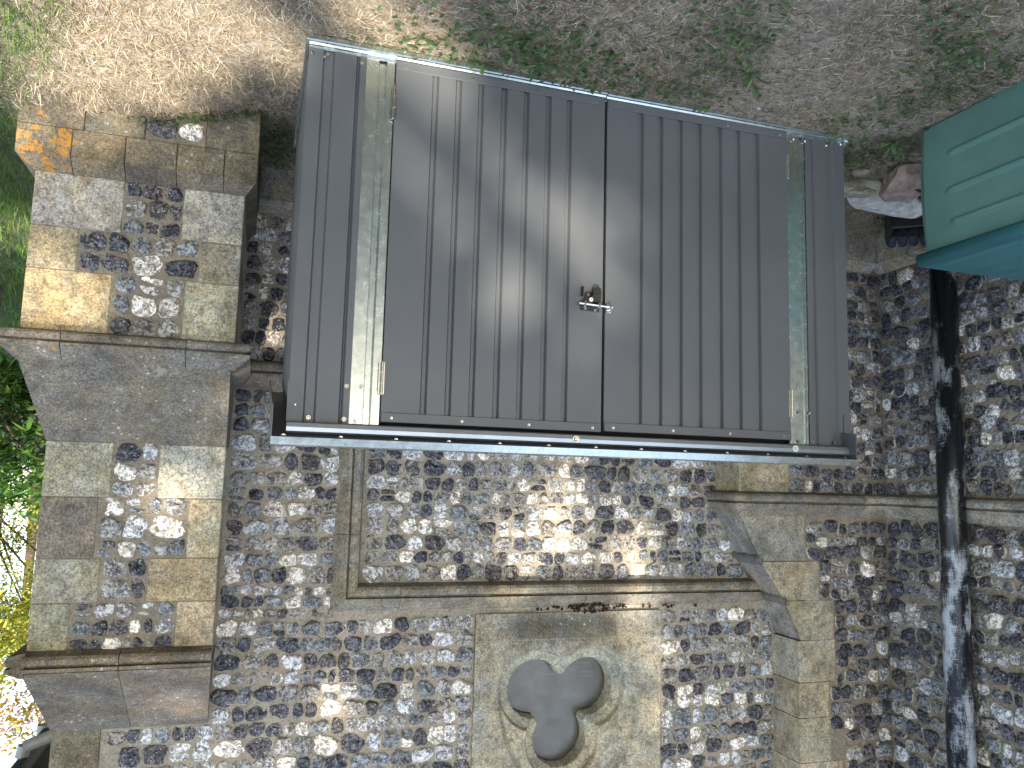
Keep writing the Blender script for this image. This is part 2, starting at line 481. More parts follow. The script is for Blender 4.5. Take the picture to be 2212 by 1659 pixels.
def flint_rows(mb, P0, U, V, N, v0, v1, spans, size=0.066, wob=0.004, mixw=(0.30, 0.40, 0.30), rimp=0.25, lift=0.019, gap=0.0036, rowh=None, wav=0.007):
    """coursed flints between heights v0 and v1; spans(v) gives the free intervals along U"""
    P0, U, V, N = (np.array(q, float) for q in (P0, U, V, N))
    n = max(1, round((v1-v0)/(rowh or size*0.94)))
    edges = np.linspace(v0, v1, n+1)
    if n > 1: edges[1:-1] += fr(-0.12, 0.12, n-1)*(v1-v0)/n
    for k in range(n):
        lo, hi = edges[k], edges[k+1]; vm = (lo+hi)/2
        for (a0, a1) in spans(vm):
            if a1-a0 < 0.02: continue
            ws = []
            while sum(ws) < a1-a0: ws.append((hi-lo)*fr(0.70, 1.50))
            if len(ws) > 1 and sum(ws)-(a1-a0) > ws[-1]*0.5: ws.pop()
            ws = np.array(ws)*(a1-a0)/sum(ws)
            u = a0
            for w in ws:
                split = (hi-lo > size*0.8) and fr(0, 1) < 0.07 and w > size*0.7
                cells = [(lo, hi)] if not split else [(lo, vm), (vm, hi)]
                for (l2, h2) in cells:
                    kind = rng.choice(3, p=mixw)
                    a = max(0.008, w/2-gap*fr(0.35, 1.3)); b = max(0.008, (h2-l2)/2-gap*fr(0.35, 1.3))
                    flint(mb, P0, U, V, N, u+w/2, (l2+h2)/2+fr(-wob, wob)+wav*math.sin(4.3*(u+w/2)+k*0.5), a, b, kind, rimp, lift*fr(0.7, 1.3))
                u += w

# ------------------------------------------------------------------ stone helpers
BUFF = (0.43, 0.385, 0.285); GREYS = (0.33, 0.325, 0.285); PALEG = (0.42, 0.42, 0.37); SOOT = (0.135, 0.125, 0.108)
BROWN = (0.22, 0.19, 0.145); WARM = (0.42, 0.365, 0.255)
def tone(c, lich=0.0, v=0.08):
    k = 1+fr(-v, v); return (c[0]*k, c[1]*k*(1+fr(-.02, .02)), c[2]*k*(1+fr(-.04, .04)), lich)

def sweep(mb, path, prof, mapf, col, closed_prof=True):
    """mitred sweep of a profile (offset to the left of the path, height)"""
    n = len(path); P = [np.array(p, float) for p in path]
    nor = []
    for i in range(n-1):
        d = P[i+1]-P[i]; d /= np.linalg.norm(d); nor.append(np.array([-d[1], d[0]]))
    V = []
    for i in range(n):
        if i == 0: m = nor[0]
        elif i == n-1: m = nor[-1]
        else:
            m = nor[i-1]+nor[i]; m = m/ (np.dot(m, nor[i]))
        for (s, h) in prof:
            q = P[i]+m*s; V.append(mapf(q[0], q[1], h))
    k = len(prof); F = []
    for i in range(n-1):
        for j in range(k if closed_prof else k-1):
            j2 = (j+1) % k
            F.append([i*k+j, i*k+j2, (i+1)*k+j2, (i+1)*k+j])
    F.append(list(range(k))); F.append([(n-1)*k+j for j in range(k)][::-1])
    mb.add(V, F, col)

def resample(path, step):
    out = []
    for a, b in zip(path[:-1], path[1:]):
        a = np.array(a, float); b = np.array(b, float); m = max(1, int(np.linalg.norm(b-a)/step))
        for i in range(m): out.append(tuple(a+(b-a)*i/m))
    out.append(tuple(path[-1])); return out

def roll_profile(z0, pr, hr, top):
    """string course: hollow below, round roll, quirk, weathered slope on top; (outward, z)"""
    p = [(-0.03, z0-0.012), (0.004, z0-0.010), (pr*0.55, z0-0.002)]
    for k in range(6):
        a = -math.pi/2 + math.pi*k/5
        p.append((pr*0.72 + hr*0.5*math.cos(a), z0+hr/2+hr/2*math.sin(a)))
    p += [(pr*0.66, z0+hr+0.002), (pr*0.66, z0+hr+0.006), (pr+0.004, z0+hr+0.009), (pr+0.002, z0+hr+0.022), (0.006, top), (-0.03, top)]
    return p

# ================================================================== GROUND
def gz(x, y):
    """height of the ground: level in front, falling a little towards the foot of the wall"""
    x = np.asarray(x, float); y = np.asarray(y, float)
    t = np.clip((y-0.15)/1.0, 0, 1); t = t*t*(3-2*t)
    w = np.clip((2.75-x)/0.5, 0, 1); w = w*w*(3-2*w)
    z = -0.145*t*w
    z = z + 0.010*np.sin(2.1*x+0.5)*np.sin(1.7*y+1.0) + 0.006*np.sin(6.3*x)*np.cos(5.1*y+0.7)
    z = z - 0.006 - 0.004*np.clip(y-3, 0, 50)
    return z
def sheet(x0, x1, y0, y1, step, mb):
    nx = int((x1-x0)/step)+1; ny = int((y1-y0)/step)+1
    X, Y = np.meshgrid(np.linspace(x0, x1, nx), np.linspace(y0, y1, ny))
    Z = gz(X, Y) + (rng.normal(0, 0.0022, X.shape) if step < 0.05 else 0)
    idx = np.arange(nx*ny).reshape(ny, nx)
    F = np.stack([idx[:-1, :-1], idx[:-1, 1:], idx[1:, 1:], idx[1:, :-1]], -1).reshape(-1, 4)
    mb.add(np.stack([X, Y, Z], -1).reshape(-1, 3), F, (0.1, 0.08, 0.06, 0))
mb = MB()
# one sheet with non-uniform spacing, fine where the camera looks, reaching far away
gx = np.unique(np.concatenate([np.linspace(-120, -3, 30), np.arange(-3, 5, 0.03), np.linspace(5, 120, 40)]))
gy = np.unique(np.concatenate([np.linspace(-120, -2, 30), np.arange(-2, 2.6, 0.03), np.linspace(2.6, 140, 60)]))
X, Y = np.meshgrid(gx, gy); Z = gz(X, Y)
fine = (X > -3) & (X < 5) & (Y > -2) & (Y < 2.6)
Z = Z + np.where(fine, rng.normal(0, 0.0022, X.shape), 0)
idx = np.arange(X.size).reshape(X.shape)
mb.add(np.stack([X, Y, Z], -1).reshape(-1, 3), np.stack([idx[:-1, :-1], idx[:-1, 1:], idx[1:, 1:], idx[1:, :-1]], -1).reshape(-1, 4), (0.1, 0.08, 0.06, 0))
tag(mb.build('ground', SOIL, smooth=True), kind='structure')

# ================================================================== CHURCH
church = empty('church', (0.8, D, 0), 'knapped flint church wall with limestone dressings, mouldings and a trefoil window behind the metal shed', 'church')

def xl(z):
    """right-hand edge of the pier where it meets the main wall"""
    pts = [(-1, -0.45), (1.62, -0.45), (1.90, -0.59), (2.13, -0.75), (2.36, -0.865), (2.361, -0.845), (9, -0.845)]
    return float(np.interp(z, [p[0] for p in pts], [p[1] for p in pts]))

# --- rough core of the walls: mortar faces
def mortar_grid(mb, P0, U, V, N, u0, u1, v0, v1, step=0.02, col=(0.45, 0.405, 0.325, 0)):
    nu = max(2, int((u1-u0)/step)+1); nv = max(2, int((v1-v0)/step)+1)
    A, B = np.meshgrid(np.linspace(u0, u1, nu), np.linspace(v0, v1, nv))
    h = rng.normal(0, 0.0018, A.shape) + 0.003*np.sin(9*A+3*B)*np.sin(8*B)
    h[0] = h[-1] = 0; h[:, 0] = h[:, -1] = 0
    P = np.array(P0)+A[..., None]*np.array(U)+B[..., None]*np.array(V)+h[..., None]*np.array(N)
    idx = np.arange(A.size).reshape(A.shape)
    F = np.stack([idx[:-1, :-1], idx[:-1, 1:], idx[1:, 1:], idx[1:, :-1]], -1).reshape(-1, 4)
    mb.add(P.reshape(-1, 3), F, col)
mb = MB()
for a, b, c, d in ((-0.9, 3.085, -0.3, 2.36), (-0.9, 0.04, 2.36, ZT), (1.02, 3.085, 2.36, ZT), (0.04, 1.02, 3.55, ZT)):
    mortar_grid(mb, (0, D, 0), (1, 0, 0), (0, 0, 1), (0, -1, 0), a, b, c, d)
mortar_grid(mb, (0, YP, 0), (1, 0, 0), (0, 0, 1), (0, -1, 0), XQ-0.02, -0.62, -0.3, 1.55, col=(0.33, 0.285, 0.22, 0))
mortar_grid(mb, (XQ, 0, 0), (0, 1, 0), (0, 0, 1), (1, 0, 0), -3.0, YP, -0.3, ZT, col=(0.33, 0.285, 0.22, 0))
mortar_grid(mb, (0, YP, 0), (1, 0, 0), (0, 0, 1), (0, -1, 0), XQ-0.02, -0.90, 1.55, ZT, col=(0.33, 0.285, 0.22, 0))
# solid bodies behind the faces
for a, b, c, d in ((-0.9, 3.085, -0.3, 2.36), (-0.9, 0.04, 2.362, ZT), (1.02, 3.085, 2.362, ZT), (0.042, 1.018, 3.55, ZT)):
    mb.box(a, b, D+0.012, D+0.5, c, d, (0.3, 0.26, 0.2, 0))
mb.box(XQ-0.4, XQ-0.012, -3.0, D+0.5, -0.3, ZT, (0.3, 0.26, 0.2, 0))
mb.build('wall', MORTAR, church)

# --- flints of the main wall
mb = MB()
def spans_main(v):
    if v < 0.885: return [(-0.44, 2.375)]
    if v < 1.025: return [(-0.44, 1.69)]
    if v < 2.035: return [(xl(v)+0.004, 1.69), (1.81, 2.385)]
    if v < 2.20: return [(1.825, 2.395)]
    if v < 2.70: return [(xl(v)+0.006, -0.072), (1.066, 2.40)]
    o = 2.86 if int(v*4.3) % 2 else 2.80
    return [(xl(v)+0.006, -0.072), (1.066, o)]
z = 0.075
for a, b in ((0.09, 0.88), (1.03, 2.025), (2.205, 2.70), (2.70, ZT)):
    flint_rows(mb, (0, D-0.001, 0), (1, 0, 0), (0, 0, 1), (0, -1, 0), a, b, spans_main, size=0.086, rimp=0.22)
flint_rows(mb, (0, D-0.001, 0), (1, 0, 0), (0, 0, 1), (0, -1, 0), 2.03, 2.20, lambda v: [(1.825, 2.395)], size=0.072)
mb.build('flint_facing', FLINT, church, label='coursed squared flints in grey, white and black')

# --- flints of the pier front and of the wall that comes forward (rougher, darker)
mb = MB()
def pr(z):
    for a, b, x in ((-1, 0.99, -0.79), (0.99, 1.24, -0.70), (1.24, 1.50, -0.79), (1.5, 1.90, -0.90), (1.90, 2.13, -0.995), (2.13, 2.35, -1.095),
                    (2.35, 2.60, -1.10), (2.60, 2.90, -1.05), (2.90, 3.2, -1.16), (3.2, 9, -1.05)):
        if a <= z < b: return x
for a, b in ((0.085, 1.49), (1.65, ZT)):
    flint_rows(mb, (0, YP-0.001, 0), (1, 0, 0), (0, 0, 1), (0, -1, 0), a, b, lambda v: [(XQ+0.01, pr(v)-0.01)], size=0.088, wob=0.012, mixw=(0.08, 0.36, 0.56), rimp=0.5, lift=0.026, gap=0.0045)
    flint_rows(mb, (XQ+0.001, 0, 0), (0, 1, 0), (0, 0, 1), (1, 0, 0), a, b, lambda v: [(-1.2, YP-0.01)], size=0.094, wob=0.014, mixw=(0.13, 0.37, 0.50), rimp=0.5, lift=0.026, gap=0.0045)
mb.build('flint_facing', FLINT, church, label='rougher dark flints with white rinds set in brown mortar')

# --- plinth stones at the foot
mb = MB()
def plinth_run(P0, d, nrm, L, cols, z0=-0.3, z1=0.035, z2=0.085, dep=0.075):
    d = np.array(d, float); nrm = np.array(nrm, float); P0 = np.array(P0, float); u = 0; k = 0
    while u < L-0.01:
        w = min(L-u, fr(0.36, 0.62)); g = 0.003
        a = P0+d*(u+g); b = P0+d*(u+w-g); c = tone(cols[k % len(cols)])
        V = []
        for p in (a, b):
            V += [p+nrm*0+[0, 0, z0], p+nrm*dep+[0, 0, z0], p+nrm*dep+[0, 0, z1], p+nrm*0.012+[0, 0, z2], p-nrm*0.02+[0, 0, z2]]
        F = [[i, i+1, i+6, i+5] for i in range(4)]+[[4, 0, 5, 9], [4, 3, 2, 1, 0], [5, 6, 7, 8, 9]]
        mb.add(V, F, c); u += w; k += 1
plinth_run((XQ+0.076, YP, 0), (1, 0, 0), (0, -1, 0), -0.45-XQ-0.076, [GREYS, PALEG, GREYS])
plinth_run((XQ, -1.5, 0), (0, 1, 0), (1, 0, 0), YP+1.5-0.002, [PALEG, GREYS, BUFF])
plinth_run((-0.45, D, 0), (1, 0, 0), (0, -1, 0), 2.78, [GREYS, (0.24, 0.22, 0.185), GREYS])
mb.build('plinth', LIME, church)

# --- projecting pier of ashlar with its sloping shoulder
pier = empty('corner_pier', (-0.7, YP, 0), parent=church); pier.location = Vector((-0.7, YP, 0))-Vector(church.location)
mb = MB()
JG = 0.002
def pier_block(z0, z1, xr0, xr1, xleft, c):
    mb.prism([(xleft, z0+JG), (xr0, z0+JG), (xr1, z1-JG), (xleft, z1-JG)], YP-0.004, D+0.03, c)
zz = [-0.3, 0.36, 0.60, 0.82, 1.01, 1.24, 1.50]
xa = [-0.79, -0.70, -0.79, -0.71, -0.69, -0.79]
cs = [BUFF, WARM, BUFF, WARM, WARM, BUFF]
for i in range(6): pier_block(zz[i], zz[i+1], -0.45, -0.45, xa[i], tone(cs[i]))
for z0, z1, xL, c in ((1.50, 1.90, -0.90, GREYS), (1.90, 2.13, -0.995, BUFF), (2.13, 2.36, -1.095, BUFF)):
    ks = [z for z in (1.62,) if z0 < z < z1]
    zs = [z0]+ks+[z1]
    poly = [(xL, z0+JG)]+[(xl(z), min(max(z, z0+JG), z1-JG)) for z in zs]+[(xL, z1-JG)]
    mb.prism(poly, YP-0.004, D+0.03, tone(c))
zz = [2.36, 2.60, 2.80, 3.05, 3.30, 3.52, ZT]
xa = [-1.10, -1.05, -1.06, -1.17, -1.06, -1.15]
cs = [(0.42, 0.39, 0.31), BROWN, (0.40, 0.36, 0.28), BUFF, (0.40, 0.37, 0.30), BUFF]
for i in range(6):
    c = cs[i] if i != 1 else (0.41, 0.36, 0.265)
    pier_block(zz[i], zz[i+1], -0.845, -0.845, xa[i], tone(c))
mb.build('ashlar', LIME, pier)
# sooty sloping skin of the shoulder and two drip ledges
mb = MB()
def skin(zs, c):
    V = []
    for z in zs:
        x = xl(z)+0.006
        V += [(x, YP-0.0065, z), (x, D+0.01, z), (x-0.05, YP-0.0065, z+0.0), ]
    F = []
    for i in range(len(zs)-1):
        F.append([3*i, 3*i+1, 3*i+4, 3*i+3])
    V2 = []
    mb.add(V, F, c)
skin(np.linspace(1.63, 1.895, 6), tone((0.29, 0.28, 0.25))); skin(np.linspace(1.905, 2.125, 6), tone((0.27, 0.26, 0.23))); skin(np.linspace(2.135, 2.355, 6), tone((0.28, 0.27, 0.24)))
for z in (1.895, 2.128):
    x = xl(z)
    mb.prism([(x-0.02, z-0.012), (x+0.030, z-0.028), (x+0.032, z-0.012), (x-0.012, z+0.030)], YP-0.012, D+0.005, tone((0.16, 0.155, 0.135)))
mb.build('weathering', LIME, pier, label='sloping shoulder dark with soot and lichen')

# --- string courses
mb = MB()
sc_main = [(-1, 0)]
# window string, step down and low string on the main wall; path in (x, z), profile (out of wall)
path = [(-0.80, 2.035), (1.715, 2.035), (1.715, 0.89), (2.40, 0.89)]
def mp(a, b, h): return (a, D-h, b)
# profile as (offset to the left of the path = outside of the label, projection)
pf = []
for (o, zc) in roll_profile(0.0, 0.068, 0.055, 0.135):
    pf.append((zc-0.0, o))
seg_tones = [(0.25, 0.235, 0.195), (0.21, 0.195, 0.16), (0.235, 0.215, 0.175)]
pts = path
def cut(path, L):
    """split a path into stones of about L with tiny joints, keeping mitres inside a stone"""
    segs = []
    cur = [path[0]]
    for a, b in zip(path[:-1], path[1:]):
        a = np.array(a, float); b = np.array(b, float); l = np.linalg.norm(b-a); d = (b-a)/l; t = 0
        m = max(1, round(l/L)); st = l/m
        for i in range(m):
            t2 = (i+0.5 + fr(-.15, .15))*st
            if l > L*0.6:
                cur.append(tuple(a+d*(t2-0.0015))); segs.append(cur); cur = [tuple(a+d*(t2+0.0015))]
        cur.append(tuple(b))
    segs.append(cur); return segs
for sg in cut(path, 0.52):
    sweep(mb, sg, pf, mp, tone(seg_tones[rng.integers(3)], 0.15))
# grey weathered top edge of the wall string carries moss
mb.build('string_course', LIME, church, label='moulded string course stepping up around the window bay')
mb = MB()
pr2 = roll_profile(1.502, 0.062, 0.052, 1.635)
pth = [(XQ, -1.2), (XQ, YP), (-0.45, YP), (-0.45, D+0.01)]
# offset must point away from the wall: this path runs with the wall on its left
def mp2(a, b, h): return (a, b, h)
pr2n = [(-o, z) for o, z in pr2]
for i, sg in enumerate(cut(pth, 0.5)):
    c = (0.36, 0.345, 0.28) if sg[0][0] < XQ+0.05 else (0.25, 0.235, 0.195)
    sweep(mb, sg, pr2n, mp2, tone(c, 0.2))
mb.build('string_course', LIME, church, label='rounded string course wrapping the pier at eye level')

# dark moss crust on the sill
mb = MB()
for _ in range(260):
    x = fr(-0.30, 0.72); w = math.exp(-((x-0.40)/0.11)**2)
    if fr(0, 1) > 0.12+w: continue
    c = np.array([x, D-0.020-fr(0, 0.02), 2.172+fr(-0.018, 0.022)*(0.4+w)])
    r = fr(0.004, 0.011)
    V = []; n = 6
    for k in range(3):
        rr = r*(1, 0.8, 0.1)[k]
        for i in range(n): V.append(c+[rr*math.cos(i*6.283/n)*fr(.7, 1.3), -r*(0.0, 0.6, 0.9)[k], rr*math.sin(i*6.283/n)*fr(.7, 1.3)])
    F = [[k*n+i, k*n+(i+1) % n, (k+1)*n+(i+1) % n, (k+1)*n+i] for k in range(2) for i in range(n)]
    mb.add(V, F, (0.035*fr(.6, 1.5), 0.02, 0.015, 0))
mb.build('moss_crust', LITTER, church)['kind'] = 'stuff'

# ------------------------------------------------------------------ buttress
butt = empty('buttress', (2.76, Y1, 0), parent=church); butt.location = Vector((2.76, Y1, 0))-Vector(church.location)
XI1, XO1, XI2, XO2 = 2.378, 3.203, 2.396, 3.135
st, fl = MB(), MB()
core = MB()
core.box(XI1+0.004, XO1-0.004, Y1+0.0045, D+0.4, -0.3, 0.96, (0.30, 0.26, 0.2, 0))
core.box(XI2+0.004, XO2-0.004, Y2+0.0045, D+0.4, 0.9, 2.3, (0.30, 0.26, 0.2, 0))
core.box(XO2-0.6, 3.08, D+0.013, D+0.6, 2.3, ZT-0.01, (0.30, 0.26, 0.2, 0))
core.build('core', MORTAR, butt)
def bl(x0, x1, y0, y1, z0, z1, c): st.box(x0+0.0015, x1-0.0015, y0, y1, z0+0.0015, z1-0.0015, c, 0.004)
def fpanel(x0, x1, z0, z1, Y, mixw=(0.25, 0.35, 0.40), size=0.082):
    fl = MB()
    flint_rows(fl, (0, Y+0.006, 0), (1, 0, 0), (0, 0, 1), (0, -1, 0), z0+0.004, z1-0.004, lambda v: [(x0+0.004, x1-0.004)], size=size, mixw=mixw, rimp=0.12)
    fl.build('flint_panel', FLINT, butt)
# lower stage (rows: z0, z1, flint x0, x1)
rowsL = [(0.245, 0.475, 2.628, 2.862, PALEG, (0.36, 0.35, 0.30), 0.3), (0.475, 0.655, 2.547, 3.020, (0.31, 0.295, 0.235), (0.40, 0.34, 0.23), 0.05), (0.655, 0.915, 2.597, 2.880, (0.40, 0.40, 0.325), (0.42, 0.345, 0.215), 0)]
mixes = [(0.05, 0.15, 0.8), (0.03, 0.12, 0.85), (0.25, 0.35, 0.4)]
for (z0, z1, f0, f1, ci, co, li), mx in zip(rowsL, mixes):
    bl(XI1, f0, Y1, D+0.05, z0, z1, tone(ci)); bl(f1, XO1, Y1, D+0.05, z0, z1, tone(co, li))
    fpanel(f0, f1, z0, z1, Y1, mx)
st.build('ashlar', LIME, butt); st = MB()
# plinth of the buttress: two courses with splayed top
PX0, PX1, PY = 2.332, 3.262, 0.885
def splay(z0, z1, c, x0, x1, li):
    """slope from the plinth face back to the shaft face, one stone between x0 and x1"""
    a0 = x0 if x0 > PX0 else PX0; a1 = x1 if x1 < PX1 else PX1
    t0 = XI1 if a0 == PX0 else a0+0.0015; t1 = XO1 if a1 == PX1 else a1-0.0015
    b0 = PX0 if a0 == PX0 else a0+0.0015; b1 = PX1 if a1 == PX1 else a1-0.0015
    V = [(b0, PY, z0), (b1, PY, z0), (b1, D+0.05, z0), (b0, D+0.05, z0), (t0, Y1-0.003, z1), (t1, Y1-0.003, z1), (t1, D+0.05, z1), (t0, D+0.05, z1)]
    F = [[0, 1, 5, 4], [1, 2, 6, 5], [2, 3, 7, 6], [3, 0, 4, 7], [4, 5, 6, 7], [3, 2, 1, 0]]
    st.add(V, F, (*c[:3], li))
GD = (0.185, 0.160, 0.120)
for x0, x1, li in ((PX0, 2.47, 0.1), (2.47, 2.66, 0.05), (2.66, 2.86, 0.1), (2.86, 3.06, 0.6), (3.06, PX1, 1.0)):
    splay(0.205, 0.252, tone(GD), x0, x1, li)
    st.box(max(x0, PX0)+0.0012, x1-0.0012, PY, D+0.05, 0.085, 0.2035, tone(GD, li), 0.003)
for x0, x1, c in ((PX0, 2.552, GD), (2.79, 3.02, (0.15, 0.14, 0.12)), (3.02, PX1, (0.17, 0.155, 0.13))):
    st.box(x0+0.001, x1-0.001, PY, D+0.05, -0.3, 0.083, tone(c, 0.5 if x0 > 3 else 0.0), 0.004)
core2 = MB(); core2.box(2.553, 2.789, PY+0.006, D, -0.3, 0.083, (0.25, 0.22, 0.17, 0)); core2.build('core', MORTAR, butt)
fpanel(2.553, 2.789, -0.10, 0.082, PY, (0.3, 0.4, 0.3), 0.08)
st.build('plinth', LIME, butt); st = MB()
# upper stage
rowsU = [(1.345, 1.587, 2.676, 2.864, PALEG, (0.36, 0.34, 0.26)), (1.587, 1.850, 2.537, 2.908, (0.42, 0.38, 0.28), (0.235, 0.20, 0.155)), (1.850, 2.039, 2.687, 2.878, (0.38, 0.32, 0.21), (0.33, 0.31, 0.25)), (2.039, 2.245, 2.559, 2.982, (0.42, 0.36, 0.25), (0.30, 0.28, 0.20))]
for (z0, z1, f0, f1, ci, co), mx in zip(rowsU, [(0.3, 0.5, 0.2), (0.35, 0.45, 0.2), (0.25, 0.35, 0.4), (0.15, 0.35, 0.5)]):
    bl(XI2, f0, Y2, D+0.05, z0, z1, tone(ci)); bl(f1, XO2, Y2, D+0.05, z0, z1, tone(co))
    fpanel(f0, f1, z0, z1, Y2, mx)
st.build('ashlar', LIME, butt); st = MB()
# top stage, flush with the wall
for z0, z1, w, c in ((2.68, 2.95, 0.21, (0.20, 0.175, 0.12)), (2.95, 3.18, 0.28, (0.28, 0.25, 0.18)), (3.18, 3.45, 0.2, BUFF), (3.45, ZT, 0.3, GREYS)):
    bl(3.09-w, 3.09, D-0.012, D+0.6, z0, z1, tone(c))
st.build('ashlar', LIME, butt)
# weatherings and strings of the buttress
wt = MB()
def wslope(x0b, x1b, yb, zb, x0t, x1t, yt, ztp, c, li=0.0):
    V = [(x0b, yb, zb), (x1b, yb, zb), (x1b, D+0.02, zb), (x0b, D+0.02, zb), (x0t, yt, ztp), (x1t, yt, ztp), (x1t, D+0.02, ztp), (x0t, D+0.02, ztp)]
    wt.add(V, [[0, 1, 5, 4], [1, 2, 6, 5], [2, 3, 7, 6], [3, 0, 4, 7], [4, 5, 6, 7], [3, 2, 1, 0]], (*c[:3], li))
wslope(XI1+0.012, XO1-0.002, Y1+0.002, 1.028, XI2+0.001, XO2, Y2-0.004, 1.345, tone((0.185, 0.165, 0.130)), 0.08)
wt.build('weathering', LIME, butt); wt = MB()
s2b = 2.318
for a, b in ((0, 0.504), (0.504, 1)):
    xa0 = XI2+(XO2-XI2)*a; xb0 = XI2+(XO2-XI2)*b
    ta = 2.408+(3.09-2.408)*a; tb = 2.408+(3.09-2.408)*b
    wslope(xa0+0.001, xb0-0.001, Y2-0.052, s2b, ta+0.001, tb-0.001, D-0.014, 2.685, tone((0.21, 0.18, 0.14) if a == 0 else (0.175, 0.158, 0.13)), 0.1)
wt.build('weathering', LIME, butt, label='steep sloping stones black with soot and dotted with white lichen')
sb = MB()
pr3 = [(-o, z) for o, z in roll_profile(0.918, 0.062, 0.040, 1.030)]
for sg in cut([(XI1, D+0.01), (XI1, Y1), (XO1, Y1), (XO1, D+0.3)][::-1], 0.47):
    sweep(sb, sg, [(-a, b) for a, b in pr3][::-1], mp2, tone((0.20, 0.185, 0.155), 0.35 if sg[0][0] > 2.9 else 0.1))
sb.build('string_course', LIME, butt); sb = MB()
pr4 = roll_profile(2.245, 0.058, 0.044, 2.335)
for x0, x1 in ((XI2+0.001, 2.766), (2.769, XO2)):
    V = []; k = len(pr4)
    for x in (x0, x1+(0.0 if x1 < 3 else 0)):
        for o, z in pr4: V.append((x, Y2-o, z))
    F = [[j, (j+1) % k, k+(j+1) % k, k+j] for j in range(k)]+[list(range(k))[::-1], list(range(k, 2*k))]
    sb.add(V, F, tone((0.19, 0.165, 0.13), 0.1))
# the outer return of the upper string
V = []
for y in (Y2-0.05, D+0.01):
    for o, z in pr4: V.append((XO2+max(o, -0.01), y, z))
k = len(pr4)
sb.add(V, [[j, (j+1) % k, k+(j+1) % k, k+j] for j in range(k)]+[list(range(k))[::-1], list(range(k, 2*k))], tone((0.17, 0.15, 0.12)))
sb.build('string_course', LIME, butt)

# ------------------------------------------------------------------ trefoil window
win = empty('window', (0.5, D, 2.2), parent=church); win.location = Vector((0.5, D, 2.2))-Vector(church.location)
LOB = np.array([(0.686, 2.628), (0.372, 2.628), (0.529, 2.900)])
nx, nz = 236, 300
A, B = np.meshgrid(np.linspace(-0.062, 1.062, nx), np.linspace(2.200, 3.66, nz))
dt = np.min(np.stack([np.hypot(A-l[0], B-l[1]) for l in LOB]), 0)
dc = np.hypot(A-LOB[:, 0].mean(), B-LOB[:, 1].mean())
# pointed (curved-triangle) outer moulding
dl = np.hypot(A-0.176, B-2.62)-0.752
dr = np.hypot(A-0.797, B-2.62)-0.752
upper = np.maximum(dl, dr)
low = np.min(np.stack([np.hypot(A-0.680, B-2.640)-0.252, np.hypot(A-0.376, B-2.640)-0.252, np.maximum(np.abs(A-0.528)-0.16, np.abs(B-2.50)-0.085)]), 0)
outer = np.where(B < 2.64, low, np.maximum(upper, -1e3))
sm = lambda x, a, b: np.clip((x-a)/(b-a), 0, 1)
dep = 0.030*sm(-outer, 0.0, 0.030)
cusp = dt-0.218
dep += np.where(outer < -0.008, 0.030*sm(-cusp, -0.003, 0.006) + 0.020*sm(-cusp, 0.0, 0.062), 0)
hole = np.minimum(dt-0.158, dc-0.166)
dep = np.where(hole < 0, 0.26, dep)
Yv = D-0.016+dep
# colour: blocks of the surround, darker in a band below the opening
blk = np.zeros(A.shape+(4,))
base = np.array([0.34, 0.325, 0.265])
blk[..., :3] = base
k1 = (B > 2.345); blk[k1, :3] = [0.37, 0.355, 0.29]
k2 = (A < 0.24) & (B > 2.70); blk[k2, :3] = [0.43, 0.39, 0.29]
k3 = (outer < -0.01); blk[k3, :3] = [0.38, 0.375, 0.31]
k4 = (outer < -0.01) & (B > 2.83); blk[k4, :3] = [0.43, 0.40, 0.31]
low_band = np.exp(-((B-2.27)/0.085)**2)*sm(A, 0.05, 0.25)*sm(-A, -0.98, -0.8)
blk[..., :3] *= (1-0.62*low_band)[..., None]
blk[..., 3] = np.where(dt < 0.3, 0.18, 0.08)
idx = np.arange(A.size).reshape(A.shape)
F = np.stack([idx[:-1, :-1], idx[:-1, 1:], idx[1:, 1:], idx[1:, :-1]], -1).reshape(-1, 4)
hv = (dep >= 0.26).reshape(-1)
F = F[~hv[F].all(1)]
keepx = np.ones(len(F), bool)
mb = MB()
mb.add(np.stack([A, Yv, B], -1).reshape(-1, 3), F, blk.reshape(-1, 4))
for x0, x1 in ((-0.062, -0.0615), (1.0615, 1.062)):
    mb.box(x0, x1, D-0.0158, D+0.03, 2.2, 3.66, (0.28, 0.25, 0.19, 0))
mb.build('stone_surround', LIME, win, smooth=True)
# joints of the surround as thin mortar fillets
mb = MB()
mb.box(-0.06, 1.06, D-0.0168, D-0.010, 2.3435, 2.3465, (0.42, 0.38, 0.30, 0)); mb.build('joint', MORTAR, win); mb = MB()
mb.box(-0.06, 0.16, D-0.0168, D-0.010, 2.912, 2.915, (0.42, 0.38, 0.30, 0))
mb.build('joint', MORTAR, win)
# acrylic pane, a trefoil a little smaller than the opening
def trefoil(r, n=44):
    out = []
    cen = LOB.mean(0)
    for t in np.arange(3*n)*2*np.pi/(3*n):
        d = np.array([math.cos(t), math.sin(t)]); best = r+0.006
        for l in LOB:
            w = cen-l; bq = np.dot(w, d); cq = np.dot(w, w)-r*r; disc = bq*bq-cq
            if disc > 0: best = max(best, -bq+math.sqrt(disc))
        out.append(tuple(cen+d*best))
    return out
mb = MB()
tp = [(x+0.004, z-0.004) for x, z in trefoil(0.1535)]
n = len(tp); cen = LOB.mean(0)
V = [(x, D+0.150, z) for x, z in tp]+[(x, D+0.156, z) for x, z in tp]+[(cen[0], D+0.150, cen[1])]
F = [[i, (i+1) % n, 2*n] for i in range(n)]+[[i, n+i, n+(i+1) % n, (i+1) % n] for i in range(n)]
mb.add(V, F); mb.build('pane', GLASS, win)
mb = MB(); mb.box(0.15, 0.92, D+0.28, D+0.30, 2.42, 3.12); mb.build('cavity_shade_sheet', DARK, win)  # near-black sheet stands in for the shade behind the pane

